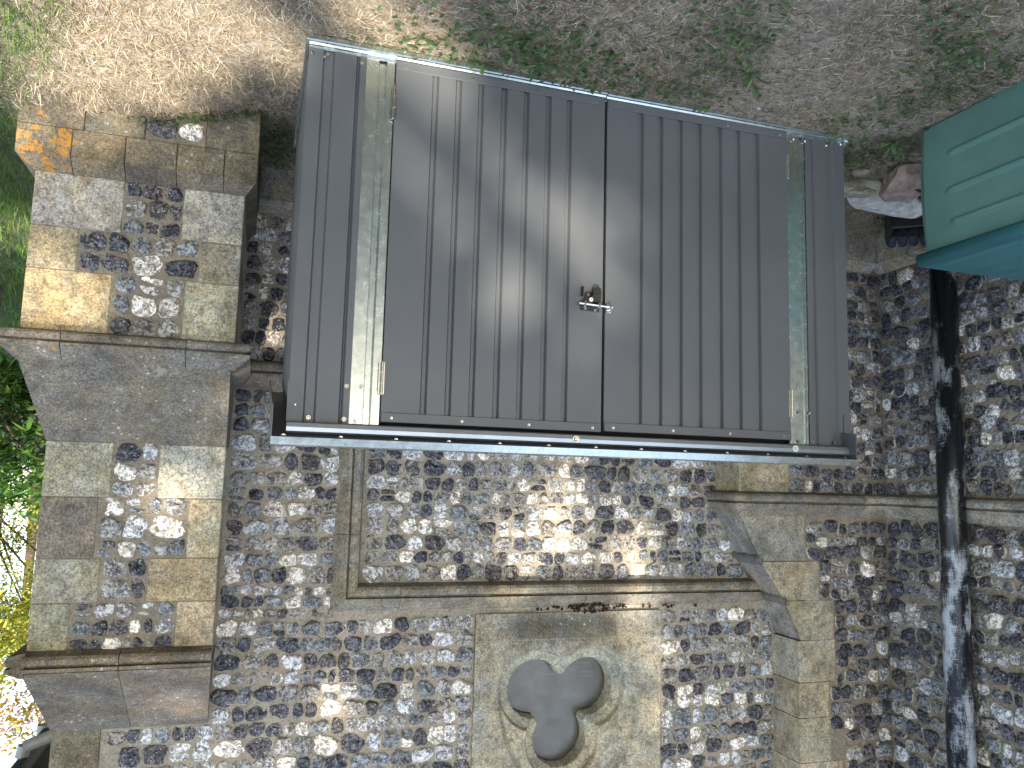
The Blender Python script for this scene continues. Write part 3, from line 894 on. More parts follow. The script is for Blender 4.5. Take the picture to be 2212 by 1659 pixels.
# ------------------------------------------------------------------ downpipe
pipe = empty('downpipe', (-1.40, 0.845, 0), parent=church); pipe.location = Vector((-1.40, 0.845, 0))-Vector(church.location)
mb = MB(); px, py, pr_ = -1.395, 0.845, 0.070
mb.cyl((px, py, 0.02), (px, py, 2.965), pr_, seg=40); mb.build('pipe', PIPE, pipe, smooth=False, label='black plastic pipe scuffed white by scraping').data.polygons.foreach_set('use_smooth', [True]*42)
mb = MB(); mb.cyl((px, py, 2.962), (px, py, 3.10), pr_+0.008, seg=40); mb.cyl((px, py, 3.13), (px, py, ZT), pr_, seg=40)
mb.build('pipe_collar', WHITE, pipe, smooth=False)
mb = MB(); mb.cyl((px, py, 2.955), (px, py, 2.985), pr_+0.012, seg=40); mb.box(px-0.09, px+0.0, py-0.11, py-0.075, 2.955, 2.985, bev=0.003); mb.box(px-0.10, px-0.04, py-0.15, py+0.15, 2.957, 2.983, bev=0.003)
mb.build('bracket', GREYP, pipe)

# ================================================================== SHED
W, H = 2.178, 1.300
shed = empty('metal_shed', (W/2, 0, 0), 'low dark grey corrugated metal shed with two doors and galvanised rails', 'shed')
SD = 0.86   # depth of the shed
def grooved(mb, x0, x1, z0, z1, grooves, y=0.0, dep=0.009, col=(0.1, 0.1, 0.1, 0)):
    """sheet in the XZ plane at y with trapezoid grooves (left, right) pressed into it"""
    xs = [(x0, 0)]
    for a, b in sorted(grooves):
        xs += [(a-0.003, 0), (a+0.003, dep), (b-0.003, dep), (b+0.003, 0)]
    xs.append((x1, 0))
    zs = np.linspace(z0, z1, 14)
    V = [(x, y+d, z) for z in zs for x, d in xs]; k = len(xs)
    F = [[r*k+i, r*k+i+1, (r+1)*k+i+1, (r+1)*k+i] for r in range(len(zs)-1) for i in range(k-1)]
    mb.add(V, F, col)
    V = [(x, y+0.014, z) for z in (z0, z1) for x in (x0, x1)]; mb.add(V, [[0, 2, 3, 1]], col)

def screw(mb, x, y, z, r=0.0075):
    mb.cyl((x, y+0.001, z), (x, y-0.0015, z), r*1.25, r*1.15, 12)
    mb.cyl((x, y-0.0014, z), (x, y-0.0045, z), r*0.85, r*0.5, 10)

# base rail: galvanised channel
mb = MB()
sweep(mb, [(0, -0.030), (0, -0.0301)], [(0, 0)]*3, mp2, (0, 0, 0, 0)) if False else None
prof = [(-0.034, 0.0), (-0.034, 0.016), (-0.030, 0.019), (-0.022, 0.020), (-0.018, 0.026), (-0.010, 0.027), (-0.006, 0.030), (-0.0055, 0.060), (-0.003, 0.060), (-0.003, 0.0)]
def extr_x(mb, prof, x0, x1, col=(0.5, 0.5, 0.5, 0)):
    k = len(prof); V = [(x0, y, z) for y, z in prof]+[(x1, y, z) for y, z in prof]
    mb.add(V, [[j, (j+1) % k, k+(j+1) % k, k+j] for j in range(k)]+[list(range(k)), list(range(k, 2*k))[::-1]], col)
prof = [(y, z if z < 0.05 else 0.034) for y, z in prof]
extr_x(mb, prof, -0.014, 1.086); extr_x(mb, [(y, z-0.003) for y, z in prof], 1.089, W+0.012)
mb.box(-0.014, -0.004, -0.03, SD+0.02, 0.002, 0.03); mb.box(W+0.002, W+0.012, -0.03, SD+0.02, 0.002, 0.032); mb.box(0, W, SD+0.005, SD+0.015, 0.002, 0.03)
mb.build('base_rail', GALV, shed)
# tall galvanised door posts with a folded channel
for x0, x1, ch in ((1.886, 1.992, (1.916, 1.938)), (0.186, 0.281, (0.205, 0.214))):
    mb = MB()
    grooved(mb, x0, x1, 0.030, 1.297, [ch], y=-0.004 if x0 > 1 else -0.004, dep=0.016)
    mb.build('door_post', GALV, shed)
# front panels beside the doors
for x0, x1, gr in ((1.984, W, [(2.016, 2.008), (2.094, 2.128)]), (0.0, 0.192, [(0.055, 0.088), (0.150, 0.163)])):
    mb = MB(); gr = [(min(a, b), max(a, b)) for a, b in gr]
    grooved(mb, x0, x1, 0.030, H, gr, y=-0.008, dep=0.010)
    xs_ = W if x0 > 1 else 0.0
    sgn = 1 if x0 > 1 else -1
    # side wall of the shed, ribbed as well
    Ys = np.linspace(0, SD, 25); V = []
    for i, y in enumerate(Ys):
        o = 0.006*sgn*(i % 3 == 1); V += [(xs_-o, y-0.008, 0.02), (xs_-o, y-0.008, H-0.02-0.22*y)]
    mb.add(V, [[2*i, 2*i+2, 2*i+3, 2*i+1] for i in range(len(Ys)-1)])
    mb.build('side_panel', STEEL, shed)
    mb = MB(); mb.box(xs_-0.032 if sgn > 0 else xs_-0.004, xs_+0.004 if sgn > 0 else xs_+0.032, -0.0125, -0.0095, H-0.13, H-0.001)
    mb.build('corner_plate', STEEL, shed)
mb = MB()
mb.box(0, W, SD-0.002, SD+0.002, 0.02, H-0.02-0.22*SD)
mb.build('back_panel', STEEL, shed)
mb = MB(); mb.box(0.02, W-0.02, 0.030, 0.034, 0.0, H); mb.build('inner_shade_sheet', DARK, shed)  # black colour gives the shed's inner shade behind the door seams
# doors
DR = dict(right=(1.091, 1.882, [(1.732, 1.75), (1.648, 1.665), (1.566, 1.582), (1.478, 1.496), (1.393, 1.41), (1.307, 1.324), (1.225, 1.242)]),
          left=(0.284, 1.080, [(0.93, 0.947), (0.847, 0.863), (0.762, 0.779), (0.678, 0.697), (0.587, 0.605), (0.503, 0.521), (0.416, 0.435)]))
doors = {}
for nm, (x0, x1, gr) in DR.items():
    d = empty('door', ((x0+x1)/2, -0.01, 0.03)); d.parent = shed; d.location = Vector(((x0+x1)/2, -0.01, 0.03))-Vector(shed.location)
    doors[nm] = d
    zb, zt_ = (0.026, 1.288) if nm == 'right' else (0.028, 1.284)
    mb = MB(); grooved(mb, x0, x1, zb+0.01, zt_-0.01, gr, y=-0.014, dep=0.013)
    mb.box(x0, x0+0.0015, -0.0138, 0.012, zb, zt_); mb.box(x1-0.0015, x1, -0.0138, 0.012, zb, zt_)
    mb.build('door_leaf', STEEL, d)
    for z0, z1 in ((zb, zb+0.032), (zt_-0.032, zt_)):
        mb = MB(); mb.box(x0+0.001, x1-0.001, -0.0195, -0.0145, z0, z1, bev=0.0015); mb.build('edge_rail', STEEL, d)
    for i in range(4):
        x = x0+0.035+(x1-x0-0.07)*i/3
        for z in (zb+0.020, zt_-0.014):
            mb = MB(); screw(mb, x, -0.0198, z, 0.0042); mb.build('rivet', CHROME, d)
    hx = x1+0.003 if nm == 'right' else x0-0.003
    for z0, z1 in (((0.121, 0.242), (1.088, 1.196)) if nm == 'right' else ((0.122, 0.227), (1.086, 1.192))):
        mb = MB()
        L = z1-z0
        for k in range(3):
            mb.cyl((hx, -0.020, z0+L*k/3+0.001), (hx, -0.020, z0+L*(k+1)/3-0.001), 0.0052, seg=14)
        mb.cyl((hx, -0.020, z0-0.002), (hx, -0.020, z1+0.002), 0.0034, seg=12)
        mb.box(hx-0.010, hx+0.010, -0.0155, -0.013, z0, z1)
        mb.build('hinge', CHROME, d, smooth=False)
# top header: dark rounded gutter-like rail, black gap, galvanised roof edge
mb = MB()
prof = [(-0.004, 1.300), (-0.040, 1.301), (-0.050, 1.305), (-0.052, 1.318), (-0.050, 1.331), (-0.042, 1.337), (-0.020, 1.338), (-0.004, 1.338)]
extr_x(mb, prof, 0.020, W+0.003)
mb.build('header_rail', m_plain('satin_grey_steel', (0.30, 0.33, 0.36), 0.30, 0.75, 0.12, 6, 0.05), shed)
roof = empty('roof', (W/2, SD/2, 1.34)); roof.parent = shed; roof.location = Vector((W/2, SD/2, 1.34))-Vector(shed.location)
ov = 0.047; RL = 0.040
mb = MB()
# pent roof sheet falling to the back
zb = 1.357-0.24*(SD+0.14)
xs = np.linspace(RL, W+ov, 90)
V = []
for i, x in enumerate(xs):
    o = 0.007 if i % 4 in (1, 2) else 0.0
    V += [(x, -0.088, 1.360+o), (x, SD+0.05, zb+0.006+o)]
mb.add(V, [[2*i, 2*i+2, 2*i+3, 2*i+1] for i in range(len(xs)-1)])
V = [(RL, -0.086, 1.352), (W+ov, -0.086, 1.352), (W+ov, SD+0.05, zb), (RL, SD+0.05, zb)]
mb.add(V, [[0, 1, 2, 3]])
mb.build('roof_sheet', STEEL, roof)
mb = MB()
mb.prism([(-0.103, 1.3530), (-0.099, 1.3530), (-0.090, 1.3745), (-0.070, 1.3785), (-0.070, 1.3805), (-0.0925, 1.3765)], RL-0.002, W+ov+0.002, axis='X')
mb.build('roof_edge', GALV, roof)
for x0 in (W+ov-0.001, RL-0.001):
    mb = MB()
    mb.prism([(-0.089, 1.252), (-0.089, 1.353), (SD+0.05, zb), (SD+0.05, zb-0.05), (0.02, 1.24)], x0, x0+0.003, axis='X')
    mb.prism([(-0.089, 1.300), (-0.089, 1.352), (0.03, 1.32), (0.03, 1.255)], x0-0.03 if x0 > 1 else x0, x0 if x0 > 1 else x0+0.03, axis='X') if False else None
    mb.build('gable_trim', STEEL, roof)
for i in range(13):
    mb = MB(); screw(mb, 0.07+i*(W-0.06)/12.0, -0.060, 1.3485, 0.006); mb.build('screw', CHROME, roof)
for x, z in ((1.997, 1.175), (1.949, 1.173), (0.241, 1.174), (0.191, 1.173), (2.156, 1.245), (0.02, 1.245), (2.113, 1.284), (2.000, 1.284), (1.962, 1.288),
             (0.245, 1.286), (0.180, 1.286), (0.075, 1.286), (2.125, 0.055), (2.115, 0.045), (2.000, 0.055), (1.950, 0.050), (0.245, 0.050), (0.190, 0.050), (0.085, 0.052), (0.012, 0.036), (2.168, 0.05)):
    mb = MB(); screw(mb, x, -0.010, z, 0.0062); mb.build('screw', CHROME, shed)
def text_obj(txt, size, loc, rot, parent, name):
    cu = bpy.data.curves.new(name, 'FONT'); cu.body = txt; cu.size = size; cu.align_x = 'CENTER'; cu.align_y = 'CENTER'; cu.extrude = 0.0002
    tmp = bpy.data.objects.new('tmp', cu); COL.objects.link(tmp)
    dg = bpy.context.evaluated_depsgraph_get(); me = bpy.data.meshes.new_from_object(tmp.evaluated_get(dg))
    bpy.data.objects.remove(tmp); me.materials.clear(); me.materials.append(INK)
    o = bpy.data.objects.new(name, me); COL.objects.link(o); o.parent = parent
    o.location = Vector(loc)-Vector(parent_world(parent)); o.rotation_euler = rot
    return o
stk = MB(); stk.cyl((0.293, -0.0515, 1.318), (0.293, -0.0535, 1.318), 0.0125, seg=24)
so2 = stk.build('sticker', WHITE, shed)
text_obj('10', 0.015, (0.293, -0.0540, 1.318), (R_(90), R_(62), 0), so2, 'printed_number')
mb = MB(); screw(mb, 1.202, -0.052, 1.318, 0.010); mb.build('header_bolt', CHROME, shed)

# sliding bolt across the two doors, fixed to the right-hand one
bolt = empty('bolt_latch', (1.12, -0.02, 0.81)); bolt.parent = doors['right']; bolt.location = Vector((1.12, -0.02, 0.81))-Vector(parent_world(doors['right']))
# a part of a part: keep one mesh per piece directly under the shed door instead
bpy.data.objects.remove(bolt)
BK = m_plain('blackened_steel', (0.05, 0.05, 0.048), 0.35, 0.8, 0.2, 40, 0.05)
mb = MB()
yb = -0.0215
mb.prism([(1.105, 0.782), (1.161, 0.782), (1.163, 0.800), (1.178, 0.818), (1.178, 0.848), (1.108, 0.851), (1.105, 0.82)], yb-0.002, yb+0.002)
mb.prism([(1.112, 0.765), (1.127, 0.763), (1.137, 0.770), (1.139, 0.786), (1.136, 0.818), (1.110, 0.822), (1.107, 0.776)], yb-0.020, yb-0.016)
mb.cyl((1.124, yb-0.021, 0.786), (1.124, yb-0.018, 0.786), 0.006, seg=16)
mb.box(1.176, 1.180, yb-0.02, yb, 0.765, 0.80)
mb.build('bolt_plate', BK, doors['right'])
mb = MB()
mb.cyl((1.190, yb-0.012, 0.827), (1.060, yb-0.012, 0.832), 0.0052, seg=16)
for x in (1.168, 1.112): 
    mb.box(x-0.004, x+0.004, yb-0.019, yb, 0.818, 0.838, bev=0.002)
for x, z in ((1.162, 0.843), (1.124, 0.846), (1.152, 0.790), (1.130, 0.794)): screw(mb, x, yb-0.002, z, 0.0042)
mb.build('bolt_bar', CHROME, doors['right'])
mb = MB(); mb.box(1.058, 1.079, yb-0.003, yb+0.001, 0.818, 0.852, bev=0.001); mb.box(1.064, 1.072, yb-0.020, yb, 0.822, 0.842, bev=0.002)
screw(mb, 1.074, yb-0.003, 0.847, 0.0040); screw(mb, 1.063, yb-0.003, 0.847, 0.0040)
mb.build('bolt_keeper', CHROME, doors['left'])
stk = MB(); stk.cyl((1.1400, yb-0.002, 0.8085), (1.1400, yb-0.006, 0.8085), 0.0075, seg=20)
so3 = stk.build('sticker', WHITE, doors['right'])
text_obj('8', 0.011, (1.1400, yb-0.0066, 0.8085), (R_(90), R_(130), 0), doors['right'], 'printed_number')

# ================================================================== GREEN STORAGE BOX
bx = empty('storage_box', (-0.62, -0.85, 0), 'dark green ribbed plastic storage box with a domed lid, beside the shed', 'storage box')
X0 = -0.262; YB = -0.165; YF = -1.65; XB = -1.02
mb = MB()
# side face with a bulge and three raised ribs ending before the corner
ny, nz_ = 150, 100
Yg, Zg = np.meshgrid(np.linspace(YB-0.012, YF, ny), np.linspace(0.0, 0.535, nz_))
bul = 0.016*np.sin(np.clip(Zg/0.535, 0, 1)*np.pi)
u = YB-Yg
ribs = np.zeros_like(Yg)
for zc, u0, sl_ in ((0.150, 0.135, 0.0), (0.300, 0.125, 0.0), (0.428, 0.135, 0.0)):
    w = 0.006; edge = np.clip((u-u0)/0.02, 0, 1)
    ribs += 0.013*edge*np.clip((w+0.007-np.abs(Zg-zc))/0.007, 0, 1)
Xg = X0+bul+ribs
idx = np.arange(Xg.size).reshape(Xg.shape)
mb.add(np.stack([Xg, Yg, Zg], -1).reshape(-1, 3), np.stack([idx[:-1, :-1], idx[:-1, 1:], idx[1:, 1:], idx[1:, :-1]], -1).reshape(-1, 4))
# rounded back corner and the other sides
zs = np.linspace(0, 0.535, 24); V = []; k = 6
for z in zs:
    b = 0.016*math.sin(z/0.535*math.pi)
    for i in range(k):
        a = i/(k-1)*math.pi/2
        V.append((X0+b-0.028+0.028*math.cos(a)-0.0, YB-0.014+0.026*math.sin(a)+b*0.3, z))
    V.append((XB, YB+0.012+b*0.3, z)); V.append((XB, YF, z)); V.append((X0, YF, z))
kk = k+3
mb.add(V, [[r*kk+i, r*kk+i+1, (r+1)*kk+i+1, (r+1)*kk+i] for r in range(len(zs)-1) for i in range(kk-1)])
mb.build('body', PLASTIC, bx, smooth=True)
mb = MB()
# lid: skirt, rounded shoulder and a slightly crowned top with shallow flutes
lp = [(0.0, 0.522), (0.030, 0.520), (0.034, 0.530), (0.034, 0.552), (0.028, 0.562), (0.012, 0.570), (-0.010, 0.574)]
def lid_ring(o, z): o2 = o*0.35 if o > 0 else o; return [(X0+o, YB+0.010+o2, z), (X0+o, YF-o, z), (XB-o, YF-o, z), (XB-o, YB+0.010+o2, z)]
V = []
for o, z in lp: V += lid_ring(o, z)
F = [[r*4+i, r*4+(i+1) % 4, (r+1)*4+(i+1) % 4, (r+1)*4+i] for r in range(len(lp)-1) for i in range(4)]
mb.add(V, F)
nx2, ny2 = 60, 60
a_, b_ = np.meshgrid(np.linspace(0, 1, nx2), np.linspace(0, 1, ny2))
xx = X0-0.010+(XB+0.010-X0+0.010)*a_; yy = YB+0.004+(YF+0.010-YB-0.004)*b_
zz2 = 0.574+0.010*np.sin(a_*np.pi)*1.0*np.clip(np.sin(b_*np.pi)*4, 0, 1)+0.0025*(np.sin(a_*40) > 0.5)*np.clip(np.sin(b_*np.pi)*6, 0, 1)
idx = np.arange(xx.size).reshape(xx.shape)
mb.add(np.stack([xx, yy, zz2], -1).reshape(-1, 3), np.stack([idx[:-1, :-1], idx[:-1, 1:], idx[1:, 1:], idx[1:, :-1]], -1).reshape(-1, 4))
PL2 = m_green_plastic(); PL2.name = 'teal_plastic'
for nd in PL2.node_tree.nodes:
    if nd.type == 'MIX' and nd.blend_type == 'MULTIPLY': nd.inputs[6].default_value = (0.035, 0.15, 0.16, 1)
mb.build('lid', PL2, bx, smooth=True)

# ================================================================== RUBBLE, GULLY
def rock(name, c, sz, col, label, seed, rot=0.0, cuts=7, flat=0.9, tilt=(0, 0)):
    r = np.random.default_rng(seed)
    import bmesh
    bm = bmesh.new(); bmesh.ops.create_icosphere(bm, subdivisions=4, radius=1.0)
    P = np.array([v.co[:] for v in bm.verts])
    pl = []
    for _ in range(cuts):
        n = r.normal(size=3); n /= np.linalg.norm(n); pl.append((n, r.uniform(0.45, 0.85)))
    pl += [(np.array([0, 0, 1.0]), flat*0.8), (np.array([0, 0, -1.0]), 0.6)]
    for n, o in pl:
        d = P@n; P = P-np.outer(np.maximum(0, d-o), n)
    P += 0.02*np.sin(P[:, [1, 2, 0]]*9+r.uniform(0, 6, 3))
    P += r.normal(0, 0.008, P.shape)
    P = P*np.array(sz)
    E = Matrix.Rotation(rot, 3, 'Z') @ Matrix.Rotation(tilt[0], 3, 'X') @ Matrix.Rotation(tilt[1], 3, 'Y')
    P = P@np.array(E).T
    m2 = MB(); fs = np.array([[v.index for v in f.verts] for f in bm.faces]); bm.free()
    m2.add(P, fs, (*col, 0))
    o = m2.build(name, RUBBLE); o.location = (c[0], c[1], float(gz(c[0], c[1]))+c[2]+sz[2]*0.35)
    tag(o, label, 'stone', 'broken stones on the soil between the shed and the green box')
    return o
rock('rubble_stone', (-0.475, 0.47, 0.01), (0.15, 0.095, 0.06), (0.48, 0.47, 0.36), 'pale greenish broken stone lying nearest the wall beside the shed', 3, 0.3)
rock('rubble_stone', (-0.425, 0.37, 0.06), (0.08, 0.055, 0.035), (0.34, 0.35, 0.27), 'small square mossy stone block resting on the greenish stone', 5, 0.6, 8)
rock('rubble_stone', (-0.345, 0.27, 0.0), (0.055, 0.04, 0.03), (0.30, 0.26, 0.22), 'smallest brown stone chip at the front of the rubble', 6, 0.2)
rock('rubble_stone', (-0.63, 0.34, 0.03), (0.10, 0.09, 0.065), (0.40, 0.315, 0.28), 'rounded brown-grey stone in the middle of the rubble', 8, 1.2, 6)
rock('rubble_stone', (-0.50, 0.17, 0.03), (0.11, 0.085, 0.08), (0.38, 0.29, 0.25), 'largest brown-grey rock against the corner of the green box', 11, 0.5, 6)
rock('rubble_stone', (-0.80, 0.62, 0.04), (0.26, 0.12, 0.07), (0.70, 0.71, 0.69), 'long white slab of stone edging the black drain gully', 13, -0.15, 5)
t_ = rock('roof_tile_shard', (-0.545, 0.435, 0.0), (0.05, 0.06, 0.02), (0.17, 0.055, 0.035), 'dark red broken tile lying between the stones', 17, 0.9)
t_['category'] = 'tile'
mb = MB()
g = empty('drain_gully', (-1.15, 0.85, -0.1), 'black open drain gully with a scalloped rim at the foot of the downpipe', 'drain gully')
g.location = (-1.0, 0.80, -0.07); g.rotation_euler = (0, 0, R_(38))
gx0, gx1, gy0, gy1 = -1.42, -1.0, 0.60, 1.05
GW, GL = 0.30, 0.40
def gbuild(mb, nm, mat):
    o = mb.build(nm, mat); o.parent = g; return o
mb = MB()
mb.box(-GW, 0, 0, 0.018, -0.15, 0.10, bev=0.005); mb.box(-GW, 0, GL-0.018, GL, -0.15, 0.055, bev=0.005)
mb.box(-0.018, -0.001, 0.019, GL-0.019, -0.15, 0.085, bev=0.005); mb.box(-GW+0.001, -GW+0.018, 0.019, GL-0.019, -0.15, 0.085, bev=0.005)
mb.box(-GW+0.019, -0.019, 0.02, GL-0.02, -0.15, -0.12)
BLK = m_plain('black_plastic', (0.016, 0.016, 0.019), 0.45, 0, 0.4, 20, 0.2)
gbuild(mb, 'gully_box', BLK)
GLZ = m_plain('blue_black_glaze', (0.045, 0.052, 0.075), 0.35, 0, 0.4, 25, 0.3)
for k in range(5):
    m2 = MB(); cx_ = -0.03-k*0.06
    m2.cyl((cx_, GL-0.05, 0.03), (cx_-0.008, GL+0.035, 0.070), 0.030, 0.026, 16)
    gbuild(m2, 'scallop', GLZ)

# ================================================================== GROUND COVER
def inside_solid(x, y):
    """True where something stands, so nothing grows there"""
    s = (x > -0.02) & (x < W+0.02) & (y > -0.035) & (y < SD+0.02)
    s |= (y > D-0.08) & (x < 3.10)
    s |= (x > PX0-0.0) & (x < PX1+0.0) & (y > PY-0.0)
    s |= (x < -0.45) & (y > YP-0.08)
    s |= (x < XQ+0.08)
    s |= (x < X0+0.01) & (x > XB) & (y < YB+0.01)
    s |= (x > gx0) & (x < gx1) & (y > gy0) & (y < gy1)
    return s
def pnoise(x, y, s, seed=0):
    r = np.random.default_rng(seed); o = 0
    for k in range(5):
        a = r.uniform(0, 6.28); f = s*r.uniform(0.7, 1.9); o = o+np.sin(f*(x*math.cos(a)+y*math.sin(a))+r.uniform(0, 6.28))
    return o/5
def scatter(n, box, dens):
    x = fr(box[0], box[1], n); y = fr(box[2], box[3], n)
    k = (fr(0, 1, n) < dens(x, y)) & ~inside_solid(x, y)
    return x[k], y[k]
def blades(mb, x, y, ln, wd, lean, cols, curl=0.5, lift=0.0):
    """thin tapering bent blades; each is a 3-segment strip"""
    n = len(x); z = gz(x, y)+lift
    az = fr(0, 2*np.pi, n); el = np.clip(rng.normal(lean[0], lean[1], n), 0.02, 1.5)
    L = ln*fr(0.5, 1.4, n); w = wd*fr(0.6, 1.3, n)
    d = np.stack([np.cos(az), np.sin(az)], -1); side = np.stack([-np.sin(az), np.cos(az)], -1)
    tw = fr(-0.6, 0.6, n)
    V = []; acc = np.stack([x, y, z], -1); e = el.copy(); yaw = az.copy()
    ts = [0, 1, 2, 3]
    cen = [acc]
    for k in range(3):
        st_ = np.stack([np.cos(yaw)*np.cos(e), np.sin(yaw)*np.cos(e), np.sin(e)], -1)*(L/3)[:, None]
        acc = acc+st_; cen.append(acc); e = e-curl*fr(0.2, 1.0, n); yaw = yaw+tw*0.5
    out = []
    for k in range(3):
        ww = w*(1, 0.85, 0.55)[k]
        s3 = np.stack([side[:, 0], side[:, 1], fr(-0.5, 0.5, n)], -1)*(ww/2)[:, None]
        out += [cen[k]-s3, cen[k]+s3]
    out.append(cen[3])
    P = np.stack(out, 1)
    gzv = gz(P[..., 0], P[..., 1]); P[..., 2] = np.maximum(P[..., 2], gzv+0.002)
    P = P.reshape(-1, 3)
    b = (np.arange(n)*7)[:, None]
    mbF4 = np.concatenate([b+[0, 1, 3, 2], b+[2, 3, 5, 4]]); mbF3 = b+[4, 5, 6]
    c = cols[rng.integers(len(cols), size=n)]*fr(0.7, 1.25, n)[:, None]
    C4 = np.concatenate([np.repeat(c, 7, 0), np.zeros((7*n, 1))], 1)
    base_n = mb.n
    mb.v.append(P); mb.c.append(C4); mb.n += len(P)
    mb.f.setdefault(4, []).append(mbF4+base_n); mb.f.setdefault(3, []).append(mbF3+base_n)

SCOL = np.array([(0.46, 0.39, 0.29), (0.56, 0.49, 0.38), (0.36, 0.29, 0.21), (0.62, 0.57, 0.48), (0.36, 0.28, 0.20), (0.24, 0.18, 0.13)])
DCOL = np.array([(0.24, 0.19, 0.14), (0.40, 0.32, 0.24), (0.52, 0.44, 0.34), (0.15, 0.12, 0.09), (0.60, 0.54, 0.45)])
GCOL = np.array([(0.085, 0.17, 0.035), (0.065, 0.13, 0.03), (0.12, 0.21, 0.05), (0.05, 0.10, 0.025), (0.16, 0.21, 0.07)])
sstep = lambda t, a, b: np.clip((t-a)/(b-a), 0, 1)
def green(x, y): return sstep(x+0.16*pnoise(x, y, 6, 1)+0.06*pnoise(x, y, 23, 9)-0.28*np.clip((y-0.40)/0.35, 0, 1)+0.3*np.clip(y-1.2, 0, 1), 2.93, 3.16)
def strawy(x, y): return sstep(x+0.25*pnoise(x, y, 4, 2), 1.75, 2.3)*(1-0.93*green(x, y))
VIEW = (-1.45, 3.9, -1.6, 1.75)
mb = MB()
x, y = scatter(230000, VIEW, lambda x, y: strawy(x, y)*(0.75+0.25*pnoise(x, y, 9, 3)))
blades(mb, x, y, 0.046, 0.0022, (0.30, 0.28), SCOL, 0.35, 0.002)
x, y = scatter(26000, VIEW, lambda x, y: strawy(x, y)*np.clip(0.2+0.6*pnoise(x, y, 7, 5), 0, 1))
blades(mb, x, y, 0.075, 0.0024, (0.5, 0.3), SCOL[[1, 3, 0]], 0.45, 0.004)
# thin litter of dry stalks on the bare soil
x, y = scatter(330000, VIEW, lambda x, y: (1-strawy(x, y))*(1-green(x, y))*np.clip(0.5+0.55*pnoise(x, y, 6, 6), 0.1, 1))
blades(mb, x, y, 0.045, 0.0024, (0.05, 0.12), DCOL, 0.1, 0.003)
x, y = scatter(22000, VIEW, lambda x, y: (1-strawy(x, y))*(1-green(x, y))*np.clip(0.3+0.8*pnoise(x, y, 4.2, 7), 0.02, 1))
blades(mb, x, y, 0.065, 0.0022, (0.16, 0.15), SCOL[[0, 1, 3]], 0.2, 0.005)
tag(mb.build('dry_grass', STRAW), 'matted straw-coloured dead grass over the ground in front of the shed', 'dry grass', kind='stuff')
mb = MB()
x, y = scatter(90000, (2.5, 5.2, -1.6, 2.6), lambda x, y: green(x, y)*0.9+0.10*strawy(x, y)*np.clip(pnoise(x, y, 8, 8)*2, 0, 1))
k = y < 9
blades(mb, x, y, 0.055, 0.0030, (0.95, 0.3), GCOL, 0.35)
x, y = scatter(90000, (3.1, 9.0, 2.2, 14), lambda x, y: np.full_like(x, 0.9))
blades(mb, x, y, 0.085, 0.0075, (0.9, 0.3), GCOL, 0.35)
x, y = scatter(24000, VIEW, lambda x, y: (1-strawy(x, y))*(1-green(x, y))*np.clip(0.05+0.7*pnoise(x, y, 5, 12), 0, 1))
blades(mb, x, y, 0.060, 0.0028, (0.35, 0.25), GCOL*np.array([1, .9, 1]), 0.3)
tag(mb.build('green_grass', GRASS), 'short green lawn grass beyond the buttress', 'grass', kind='stuff')

# weeds: little round and toothed leaves in mats
def leaf_fan(mb, x, y, z, az, el, L, Wd, col, fold=0.25):
    """many leaves at once: 7-point outline with a central fold"""
    n = len(x)
    prof = np.array([(0, 0.0), (0.25, 0.42), (0.6, 0.5), (0.85, 0.26), (1.0, 0.0)])
    d = np.stack([np.cos(az)*np.cos(el), np.sin(az)*np.cos(el), np.sin(el)], -1)
    s = np.stack([-np.sin(az), np.cos(az), np.zeros(n)], -1)
    u = np.cross(d, s); base = np.stack([x, y, z], -1)
    mid, lf, rt_ = [], [], []
    for t, w in prof:
        c = base+d*(t*L)[:, None]+u*(-0.18*t*t*L)[:, None]*(-1)
        c[:, 2] -= 0.25*t*t*L
        mid.append(c)
        off = s*(w*Wd)[:, None]; upo = np.array([0, 0, 1.0])*(w*Wd*fold)[:, None]
        lf.append(c+off+upo); rt_.append(c-off+upo)
    P = np.stack([mid[0], mid[1], mid[2], mid[3], mid[4], lf[1], lf[2], lf[3], rt_[1], rt_[2], rt_[3]], 1).reshape(-1, 3)
    b = (np.arange(n)*11)[:, None]
    q = np.concatenate([b+[1, 2, 6, 5], b+[2, 3, 7, 6], b+[2, 1, 8, 9], b+[3, 2, 9, 10]])
    t3 = np.concatenate([b+[0, 1, 5], b+[3, 4, 7], b+[1, 0, 8], b+[4, 3, 10]])
    C4 = np.concatenate([np.repeat(col, 11, 0), np.zeros((11*n, 1))], 1)
    bn = mb.n; mb.v.append(P); mb.c.append(C4); mb.n += len(P)
    mb.f.setdefault(4, []).append(q+bn); mb.f.setdefault(3, []).append(t3+bn)
WC = np.array([(0.075, 0.13, 0.05), (0.06, 0.10, 0.042), (0.10, 0.165, 0.06), (0.075, 0.125, 0.065), (0.13, 0.20, 0.075)])
def wdens(x, y):
    a = 1.0*np.exp(-((x-1.42)/0.36)**2-((y+0.19)/0.17)**2)*(0.65+0.7*pnoise(x, y, 9, 21))
    b = 0.5*np.exp(-((x-0.55)/0.55)**2-((y+0.12)/0.10)**2)*np.clip(0.4+1.5*pnoise(x, y, 7, 22), 0, 1)
    c = 0.40*np.clip(pnoise(x, y, 6.5, 23)-0.02, 0, 1)*1.8*(x < 2.0)*(1-strawy(x, y))
    d = 0.8*np.exp(-((x-2.28)/0.13)**2-((y-1.25)/0.30)**2)
    e = 0.7*np.exp(-((x-2.62)/0.2)**2-((y-0.84)/0.05)**2)
    f = 0.5*np.exp(-((x+0.22)/0.16)**2-((y-0.05)/0.16)**2)
    return np.clip(np.maximum.reduce([a, b, c, d, e, f]), 0, 1)
mb = MB()
x, y = scatter(110000, VIEW, wdens)
n = len(x)
